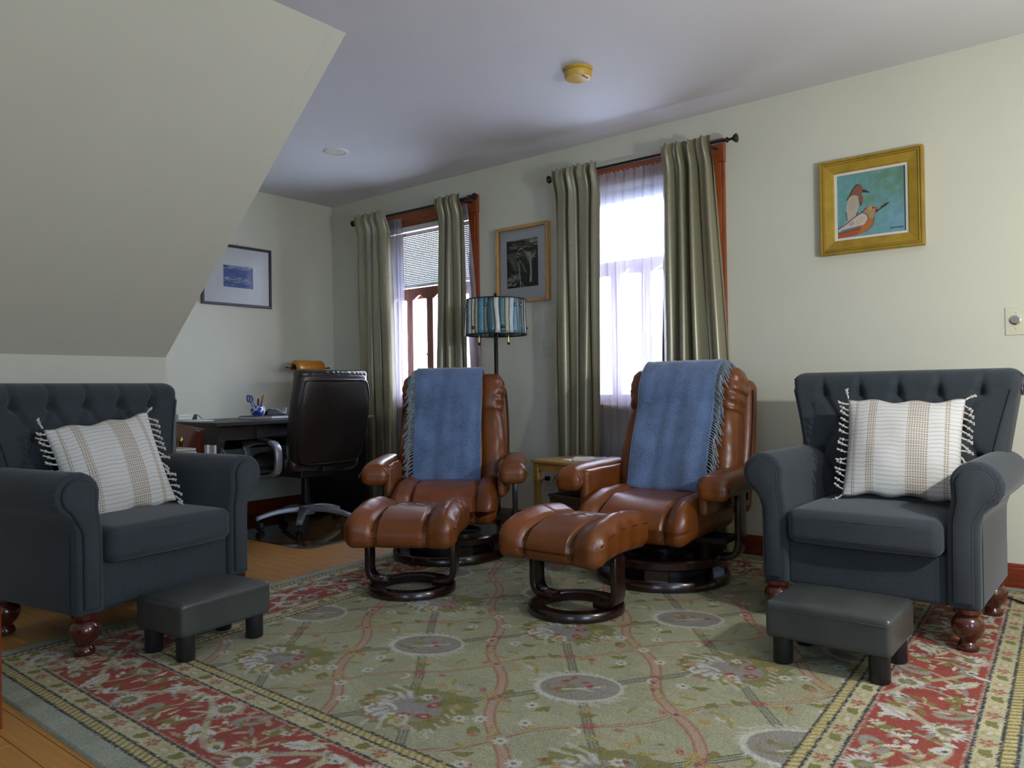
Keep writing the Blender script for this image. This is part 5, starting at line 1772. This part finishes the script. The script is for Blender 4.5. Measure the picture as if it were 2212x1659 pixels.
obj('cable', MB().tube(spline([(0.03, -0.04, 0), (0.06, -0.085, 0), (0.092, -0.106, 0), (0.139, -0.162, 0.002), (0.202, -0.217, 0), (0.30, -0.27, 0), (0.48, -0.33, -0.003), (0.75, -0.42, -0.008), (1.0, -0.6, -0.0095)], 8), 0.0042, 8), M['black'], t)

# ------------------------------------------------------------------ floor lamp with a leaded drum shade
def floor_lamp():
    t = thing('floor_lamp', 'floor lamp with a leaded glass drum shade in blues and white', 'lamp', (2.095, -0.45, 0.0))
    obj('base', MB().lathe([(0, 0), (0.135, 0), (0.14, 0.006), (0.135, 0.016), (0.05, 0.026), (0.018, 0.05), (0, 0.05)], 36), M['blackmetal'], t)
    obj('pole', MB().lathe([(0, 0.04), (0.013, 0.04), (0.013, 0.60), (0.016, 0.61), (0.016, 0.63), (0.012, 0.64), (0.012, 1.30), (0.02, 1.31), (0.02, 1.33), (0.005, 1.34), (0.005, 1.452), (0.010, 1.455), (0.008, 1.466), (0.003, 1.474), (0, 1.475)], 16), M['blackmetal'], t)
    Z0, Z1, R0, R1 = 1.222, 1.430, 0.184, 0.178
    zr = lambda v: Z0 + (Z1 - Z0) * v
    rad = lambda v: R0 + (R1 - R0) * v
    cols = {'teal': (0.045, 0.16, 0.18), 'white': (0.62, 0.64, 0.62), 'grey': (0.17, 0.18, 0.165), 'sky': (0.085, 0.27, 0.40), 'cream': (0.38, 0.36, 0.24), 'deep': (0.03, 0.10, 0.13), 'pale': (0.40, 0.48, 0.50)}
    gm = {k: mat_plain('stained_glass_' + k, c, 0.22, 0.15, 25, **{'Coat Weight': 0.4}) for k, c in cols.items()}
    sh = obj('lamp_shade', MB().lathe([(R0 + 0.001, Z0 - 0.004), (R0 + 0.004, Z0 - 0.002), (R0 + 0.004, Z0 + 0.002), (R0 - 0.004, Z0 + 0.002), (R0 - 0.004, Z0 - 0.003)], 72, closed=True).lathe([(R1 + 0.001, Z1 + 0.003), (R1 + 0.004, Z1), (R1 + 0.003, Z1 - 0.003), (R1 - 0.004, Z1 - 0.003), (R1 - 0.004, Z1 + 0.003)], 72, closed=True), M['blackmetal'], t)
    r = random.Random(21)
    order = ['teal', 'grey', 'white', 'teal', 'grey', 'white', 'sky', 'white', 'white', 'cream', 'sky', 'grey', 'deep', 'white', 'teal', 'cream', 'pale', 'sky', 'grey']
    n = 38
    w0 = [r.uniform(0.6, 1.3) for _ in range(n)]
    tot = sum(w0)
    edges, a = [], 0.0
    for k in range(n):
        edges.append((a, r.uniform(-0.032, 0.032), r.uniform(2.5, 5.0), r.uniform(0, 6)))
        a += 2 * pi * w0[k] / tot
    def ang(k, v):
        a0, am, fq, ph = edges[k % n]
        return a0 + (2 * pi if k >= n else 0) + am * sin(fq * v + ph)
    lead = MB()
    for k in range(n):
        vs_, fs = [], []
        for j in range(9):
            v = j / 8
            for i in range(3):
                th = ang(k, v) + (ang(k + 1, v) - ang(k, v)) * i / 2
                vs_.append((rad(v) * cos(th), rad(v) * sin(th), zr(v)))
        for j in range(8):
            for i in range(2): fs.append((j * 3 + i, j * 3 + i + 1, j * 3 + i + 4, j * 3 + i + 3))
        g = obj('glass_piece', MB().add(vs_, fs), gm[order[k % len(order)]], sh, recalc=False, angle=180)
        sm = g.modifiers.new('thickness', 'SOLIDIFY'); sm.thickness = 0.003; sm.offset = 0
        lead.tube([(rad(v) * 1.002 * cos(ang(k, v)), rad(v) * 1.002 * sin(ang(k, v)), zr(v)) for v in np.linspace(0, 1, 9)], 0.0026, 5)
        if k % 3 == 0:   # small leaded jewels
            v = 0.17 if k % 2 else 0.80
            th = (ang(k, v) + ang(k + 1, v)) / 2
            c_ = Vector((rad(v) * 1.008 * cos(th), rad(v) * 1.008 * sin(th), zr(v)))
            tx = Vector((-sin(th), cos(th), 0))
            lead.tube([c_ + tx * 0.011 * cos(q) + Vector((0, 0, 0.009 * sin(q))) for q in np.linspace(0, 2 * pi, 11)[:-1]], 0.0026, 5, closed=True)
            obj('glass_jewel', MB().sup((0.008, 0.008, 0.007), 0.0065, c_, None, 2, 2), gm['deep'] if k % 2 else gm['sky'], sh)
    ld = obj('leading', lead, M['blackmetal'], sh)
    ld['kind'] = 'stuff'
    mb = MB()
    for k in range(3):
        a = 2 * pi * k / 3
        mb.tube([(0, 0, Z1 - 0.004), (R1 * cos(a), R1 * sin(a), Z1 - 0.001)], 0.0025, 6)
    obj('spider', mb, M['blackmetal'], t)
    for dx, dy in ((-0.072, -0.055), (0.055, 0.042)):
        obj('socket', MB().tube([(dx, dy, 1.25), (dx, dy, 1.32)], 0.016, 12).tube([(0, 0, 1.32), (dx, dy, 1.32)], 0.005, 8), M['blackmetal'], t)
        pc = obj('pull_chain', MB().tube([(dx * 1.1, dy * 1.1, 1.25), (dx * 1.1, dy * 1.1, 1.178)], 0.0013, 5), M['brass'], t)
        obj('pull_ball', MB().lathe([(0, -0.009), (0.006, -0.007), (0.009, 0), (0.006, 0.007), (0, 0.009)], 12, (dx * 1.1, dy * 1.1, 1.170)), M['black'], pc)
floor_lamp()

# ------------------------------------------------------------------ things on the ceiling
t = thing('smoke_detector', 'yellowed round smoke detector on the ceiling', 'smoke detector', (3.039, -0.950, H))
obj('mounting_plate', MB().lathe([(0, -0.012), (0.066, -0.012), (0.070, -0.008), (0.070, -0.0005), (0, -0.0005)], 40), M['oldplastic'], t)
dm = obj('body', MB().lathe([(0.062, -0.012), (0.066, -0.016), (0.064, -0.034), (0.058, -0.044), (0.045, -0.047), (0, -0.048)], 40), M['oldplastic'], t)
for k in range(7):
    obj('vent_slot', MB().box((0.040 + 0.004 * (k % 2), -0.026 + 0.0075 * k, -0.0478), (0.008, 0.003, 0.002)), M['golddark'], dm, smooth=False)
t = thing('recessed_downlight', 'round white recessed downlight in the ceiling near the corner', 'ceiling light', (1.200, -0.909, H))
obj('trim_ring', MB().lathe([(0.062, -0.002), (0.064, -0.006), (0.078, -0.004), (0.082, -0.0005), (0.062, -0.0005)], 44, closed=True), M['whiteplastic'], t)
obj('bulb_face', MB().lathe([(0, -0.004), (0.045, -0.0035), (0.062, -0.0008), (0, -0.0004)], 36), M['liner'], t)

# ------------------------------------------------------------------ pictures
def miter_frame(t, w_, h_, prof, mat, axis='y', names='frame_rail'):
    """four mitred mouldings; prof is (inset from the outer edge, depth off the wall)"""
    for k in range(4):
        L = w_ if k % 2 == 0 else h_
        O = h_ if k % 2 == 0 else w_
        a = k * pi / 2
        vs_, fs = [], []
        n = len(prof)
        for sx in (-1, 1):
            for (ins, dp) in prof:
                px, pz = sx * (L / 2 - ins), -(O / 2 - ins)
                q = (px * cos(a) - pz * sin(a), px * sin(a) + pz * cos(a))
                vs_.append((q[0], -dp, q[1]))
        for i in range(n - 1): fs.append((i, i + 1, n + i + 1, n + i))
        fs.append((n - 1, 0, n, 2 * n - 1))
        fs += [tuple(range(n)), tuple(range(2 * n - 1, n - 1, -1))]
        obj(names, MB().add(vs_, fs), mat, t, smooth=False)
def print_on(name, c, parent, w_, h_, y, mat):
    me = c.mesh(name, mat, lambda U, V: ((U - 0.5) * w_, np.full_like(U, y), (V - 0.5) * h_))
    return link(name, me, parent)

# two birds in a gold frame
def bird_painting():
    t = thing('bird_painting', 'gold-framed painting of two long-billed birds on turquoise', 'painting', (4.090, 0, 1.765))
    w_ = 0.462
    prof = [(0, 0.0006), (0, 0.040), (0.004, 0.046), (0.009, 0.046), (0.013, 0.041), (0.016, 0.043), (0.020, 0.043), (0.023, 0.038), (0.062, 0.030), (0.066, 0.026), (0.066, 0.0006)]
    miter_frame(t, w_, w_, prof, M['gold'])
    for ins, dp in ((0.0135, 0.0415), (0.0225, 0.0388)):
        k = w_ / 2 - ins
        obj('frame_groove', MB().tube([(-k, -dp, -k), (k, -dp, -k), (k, -dp, k), (-k, -dp, k)], 0.0014, 5, closed=True), M['golddark'], t)
    miter_frame(t, w_ - 0.130, w_ - 0.130, [(0, 0.001), (0, 0.024), (0.013, 0.022), (0.013, 0.001)], M['liner'], names='liner')
    S_ = 0.306
    c = Canvas(1.0, 1.0, 0.0065, (0.13, 0.30, 0.30))
    r = random.Random(2)
    def uv(px, py):
        u = (px - 300 - 0.052 * (py - 165)) / 1450.0
        v = 1 - (py - 165 + 165 * u) / (1340 - 45 * u)
        return (u, v)
    def pp(*xy): return [uv(xy[i], xy[i + 1]) for i in range(0, len(xy), 2)]
    # brushy ground
    for _ in range(420):
        u, v = r.random(), r.random()
        g = max(0, min(1, (u - 0.25) * 1.6)) * max(0, min(1, (v - 0.25) * 1.5))
        bl = max(0, min(1, (u - 0.45) * 1.8)) * max(0, min(1, (0.65 - v) * 2))
        col = mixc((0.115, 0.285, 0.285), (0.105, 0.215, 0.135), min(1, g * 1.5))
        col = mixc(col, (0.16, 0.29, 0.40), min(1, bl))
        col = mul(col, r.uniform(0.85, 1.18))
        c.ell(u, v, r.uniform(0.03, 0.10), r.uniform(0.015, 0.05), col, r.uniform(0.3, 1.9), 0.5)
    # blotch behind the front bird
    c.ell(0.46, 0.56, 0.10, 0.05, (0.11, 0.24, 0.10), 0.4, 0.6)
    c.stroke([(0.985, 1.0), (0.990, 0.0)], 0.022, (0.03, 0.08, 0.10))
    BR = (0.21, 0.085, 0.052); DK = (0.035, 0.022, 0.020); CRM = (0.42, 0.36, 0.28); OR = (0.40, 0.13, 0.03); TAN = (0.36, 0.22, 0.10)
    # rear bird
    c.poly(pp(640, 1050, 770, 920, 770, 1010, 640, 1120, 430, 1280, 350, 1340, 450, 1230), (0.44, 0.33, 0.28))
    c.poly(pp(545, 670, 600, 560, 660, 440, 720, 365, 770, 345, 830, 355, 865, 400, 880, 455, 870, 520, 850, 555, 895, 620, 880, 700, 850, 800, 800, 730, 760, 600, 650, 590, 590, 650), BR)
    c.poly(pp(870, 450, 940, 465, 1045, 522, 960, 522, 868, 515), DK)
    c.poly(pp(590, 610, 680, 568, 770, 585, 795, 690, 800, 800, 770, 940, 700, 1040, 640, 1090, 560, 1090, 530, 960, 540, 760, 555, 665), CRM)
    c.poly(pp(620, 620, 700, 590, 760, 640, 740, 800, 680, 900, 600, 880, 570, 760), (0.36, 0.33, 0.24), 0.7)
    c.stroke(pp(545, 670, 600, 560, 660, 440, 720, 365, 775, 345), 0.018, DK)
    c.stroke(pp(800, 370, 800, 440), 0.016, (0.28, 0.05, 0.03)); c.stroke(pp(530, 940, 550, 1090), 0.02, (0.10, 0.10, 0.11))
    c.stroke(pp(850, 730, 845, 790), 0.018, DK); c.stroke(pp(780, 930, 760, 985), 0.018, (0.05, 0.06, 0.09))
    # front bird
    c.poly(pp(860, 940, 960, 840, 1040, 795, 1130, 798, 1190, 835, 1165, 940, 1140, 1000, 1130, 1120, 1100, 1220, 1000, 1310, 880, 1380, 760, 1420, 560, 1460, 372, 1500, 370, 1390, 600, 1320, 870, 1220, 960, 1150, 1005, 1060, 960, 960), OR)
    c.poly(pp(880, 930, 970, 845, 1040, 800, 1130, 805, 1150, 900, 1130, 1010, 1040, 1040, 980, 960), TAN)
    c.poly(pp(1080, 940, 1135, 950, 1130, 1040, 1060, 1060, 1030, 1010), (0.30, 0.26, 0.15))
    c.poly(pp(1170, 850, 1290, 800, 1350, 755, 1465, 718, 1370, 805, 1270, 865, 1165, 945), DK)
    c.poly(pp(1190, 850, 1280, 815, 1250, 850, 1195, 880), (0.40, 0.24, 0.18))
    c.ell(*uv(1060, 845), 0.035, 0.025, (0.45, 0.30, 0.06)); c.ell(*uv(1110, 840), 0.016, 0.014, DK)
    c.poly(pp(540, 1190, 700, 1055, 800, 970, 880, 955, 960, 990, 1002, 1060, 960, 1150, 880, 1220, 700, 1270, 480, 1330, 352, 1345), (0.50, 0.44, 0.38))
    c.poly(pp(740, 1120, 860, 1010, 940, 1030, 900, 1120, 780, 1200), (0.46, 0.34, 0.24), 0.6)
    c.poly(pp(600, 1180, 700, 1110, 720, 1180, 620, 1230), (0.34, 0.22, 0.20), 0.7)
    c.poly(pp(372, 1500, 370, 1400, 620, 1330, 860, 1265, 800, 1400, 560, 1460), (0.36, 0.075, 0.02))
    c.stroke(pp(350, 1310, 560, 1170, 700, 1050, 870, 935, 960, 845), 0.014, DK)
    c.stroke(pp(450, 1330, 700, 1265, 870, 1220), 0.018, (0.05, 0.09, 0.10)); c.stroke(pp(365, 1388, 600, 1330, 860, 1265), 0.012, DK)
    c.stroke(pp(900, 930, 980, 965, 1015, 1050, 970, 1150), 0.012, (0.18, 0.09, 0.03)); c.stroke(pp(1140, 1000, 1135, 1120, 1090, 1230, 960, 1340), 0.012, (0.12, 0.08, 0.03))
    # illegible scribbled signature
    sg = []
    for i in range(46): sg.append(uv(1480 + 5.8 * i, 1250 - 0.7 * i + 14 * sin(i * 1.9) * (1.6 if i in (3, 4, 14, 15) else 0.7)))
    c.stroke(sg, 0.007, (0.03, 0.05, 0.06))
    print_on('painted_canvas', c, t, S_, S_, -0.016, M['canvas'])
bird_painting()

# black and white woodcut in a light oak frame
def woodcut():
    t = thing('framed_woodcut', 'black and white woodcut landscape in a light oak frame', 'picture', (1.972, 0, 1.712))
    w_, h_ = 0.428, 0.502
    miter_frame(t, w_, h_, [(0, 0.0006), (0, 0.036), (0.003, 0.038), (0.017, 0.038), (0.020, 0.035), (0.020, 0.0006)], M['oakframe'])
    obj('mat_board', MB().box2((-w_ / 2 + 0.018, -0.012, -h_ / 2 + 0.018), (w_ / 2 - 0.018, -0.008, h_ / 2 - 0.018)), M['matboard'], t, smooth=False)
    c = Canvas(0.270, 0.320, 0.0022, (0.016, 0.017, 0.015))
    r = random.Random(4)
    P1 = (0.55, 0.55, 0.43)
    def lines(n, f, wd, al=(0.4, 0.9)):
        for _ in range(n):
            c.stroke(f(), r.uniform(wd * 0.5, wd), P1, r.uniform(*al))
    # clouds, hill, ridge lines
    for _ in range(60):
        x, y = r.uniform(0, 0.27), r.uniform(0.262, 0.318)
        L = r.uniform(0.02, 0.06)
        c.stroke([(x, y), (x + L / 2, y + r.uniform(-0.003, 0.005)), (x + L, y + r.uniform(-0.004, 0.004))], r.uniform(0.0012, 0.004), P1, r.uniform(0.3, 0.9))
    c.ell(0.22, 0.300, 0.016, 0.012, P1)
    for k in range(9):
        c.stroke([(0.085 + 0.004 * k, 0.232 + 0.003 * k), (0.12, 0.268 - 0.002 * k), (0.17 - 0.005 * k, 0.236 + 0.003 * k)], 0.0022, P1, 0.6)
    for _ in range(46):
        x, y = r.uniform(0, 0.22), r.uniform(0.195, 0.236)
        c.stroke([(x, y), (x + r.uniform(0.03, 0.06), y + r.uniform(-0.012, 0.006))], 0.002, P1, r.uniform(0.3, 0.9))
    # waterfall / path on the right
    for k in range(26):
        d = r.uniform(-0.008, 0.008)
        c.stroke([(0.185 + d * 2.2, 0.232), (0.200 + d, 0.20), (0.208 + d * 0.9, 0.15), (0.210 + d * 0.7, 0.09), (0.205 + d * 1.3, 0.03)], 0.0016, P1, r.uniform(0.5, 1))
    for _ in range(40):
        x = r.uniform(0.16, 0.265)
        c.stroke([(x, 0.225 + r.uniform(-0.01, 0.012)), (0.200 + (x - 0.2) * 0.35, 0.17 + r.uniform(-0.02, 0.02))], 0.0015, P1, r.uniform(0.2, 0.7))
    # slopes on the left, tree and rocks
    for k in range(30):
        x = r.uniform(0, 0.13)
        c.stroke([(x, 0.21 - x * 0.25 + r.uniform(-0.01, 0.01)), (x + 0.035, 0.165 - x * 0.3), (x + 0.05, 0.12 - x * 0.2)], 0.0014, P1, r.uniform(0.2, 0.7))
    c.stroke([(0.118, 0.0), (0.114, 0.06), (0.108, 0.12), (0.104, 0.175)], 0.006, P1); c.stroke([(0.116, 0.04), (0.150, 0.0)], 0.004, P1); c.stroke([(0.112, 0.07), (0.075, 0.02)], 0.003, P1)
    for k in range(60):
        a = r.uniform(0.2, 2.9); L = r.uniform(0.015, 0.05)
        x, y = r.uniform(0.03, 0.12), r.uniform(0.045, 0.085)
        c.stroke([(x, y), (x + L * cos(a) * 0.6, y + L * sin(a) * 0.5)], 0.0018, P1, r.uniform(0.4, 1))
    for k in range(50):
        x, y = r.uniform(0.0, 0.07), r.uniform(0.01, 0.075)
        c.ell(x, y, r.uniform(0.002, 0.008), r.uniform(0.0015, 0.005), P1, r.uniform(0, 3), r.uniform(0.4, 0.9))
    o = print_on('woodcut_print', c, t, 0.256, 0.312, -0.0132, M['print'])
    o.location = (-0.006, 0, 0.006)
    p_ = obj('glazing', MB().add([(-w_ / 2 + 0.018, -0.022, -h_ / 2 + 0.018), (w_ / 2 - 0.018, -0.022, -h_ / 2 + 0.018), (w_ / 2 - 0.018, -0.022, h_ / 2 - 0.018), (-w_ / 2 + 0.018, -0.022, h_ / 2 - 0.018)], [(0, 1, 2, 3)]), M['glass'], t, smooth=False, recalc=False)
woodcut()

# small blue seascape with a wide white mat on the left wall
def seascape():
    t = thing('framed_seascape', 'small blue seascape with a wide white mat in a charcoal frame', 'picture', (0, -0.866, 1.747), radians(90))
    w_, h_ = 0.560, 0.440
    miter_frame(t, w_, h_, [(0, 0.0006), (0, 0.022), (0.003, 0.025), (0.016, 0.025), (0.019, 0.020), (0.019, 0.0006)], M['greyframe'])
    obj('mat_board', MB().box2((-w_ / 2 + 0.016, -0.012, -h_ / 2 + 0.016), (w_ / 2 - 0.016, -0.008, h_ / 2 - 0.016)), M['matboard'], t, smooth=False)
    c = Canvas(1.0, 0.68, 0.012, (0.10, 0.15, 0.36))
    r = random.Random(6)
    for _ in range(300):
        u, v = r.random(), r.random() * 0.68
        col = mixc((0.05, 0.09, 0.27), (0.14, 0.20, 0.44), r.random())
        if v > 0.58: col = (0.34, 0.38, 0.46)
        c.ell(u, v, r.uniform(0.05, 0.14), r.uniform(0.010, 0.025), col, r.uniform(-0.1, 0.1), 0.6)
    c.poly([(0, 0.60), (0, 0.67), (0.10, 0.66), (0.22, 0.60)], (0.06, 0.07, 0.14)); c.poly([(0.86, 0.60), (0.93, 0.63), (1, 0.63), (1, 0.59)], (0.10, 0.12, 0.20))
    for _ in range(50):
        c.ell(r.uniform(0, 0.95), r.gauss(0.22, 0.05), r.uniform(0.02, 0.06), r.uniform(0.008, 0.018), r.choice([(0.36, 0.36, 0.36), (0.30, 0.28, 0.22), (0.42, 0.44, 0.46)]), r.uniform(-0.2, 0.2), 0.7)
    c.ell(0.10, 0.27, 0.09, 0.03, (0.46, 0.46, 0.46), 0.1, 0.7); c.ell(0.55, 0.30, 0.08, 0.025, (0.46, 0.46, 0.48), -0.1, 0.7)
    o = print_on('seascape_print', c, t, 0.238, 0.158, -0.0132, M['print'])
    o.location = (0.008, 0, -0.006)
    obj('glazing', MB().add([(-w_ / 2 + 0.016, -0.0165, -h_ / 2 + 0.016), (w_ / 2 - 0.016, -0.0165, -h_ / 2 + 0.016), (w_ / 2 - 0.016, -0.0165, h_ / 2 - 0.016), (-w_ / 2 + 0.016, -0.0165, h_ / 2 - 0.016)], [(0, 1, 2, 3)]), M['glass'], t, smooth=False, recalc=False)
    obj('hanging_nail', MB().tube([(0.0, -0.001, 0.232), (0.0, -0.014, 0.236)], 0.0025, 6), M['chrome'], t)
seascape()
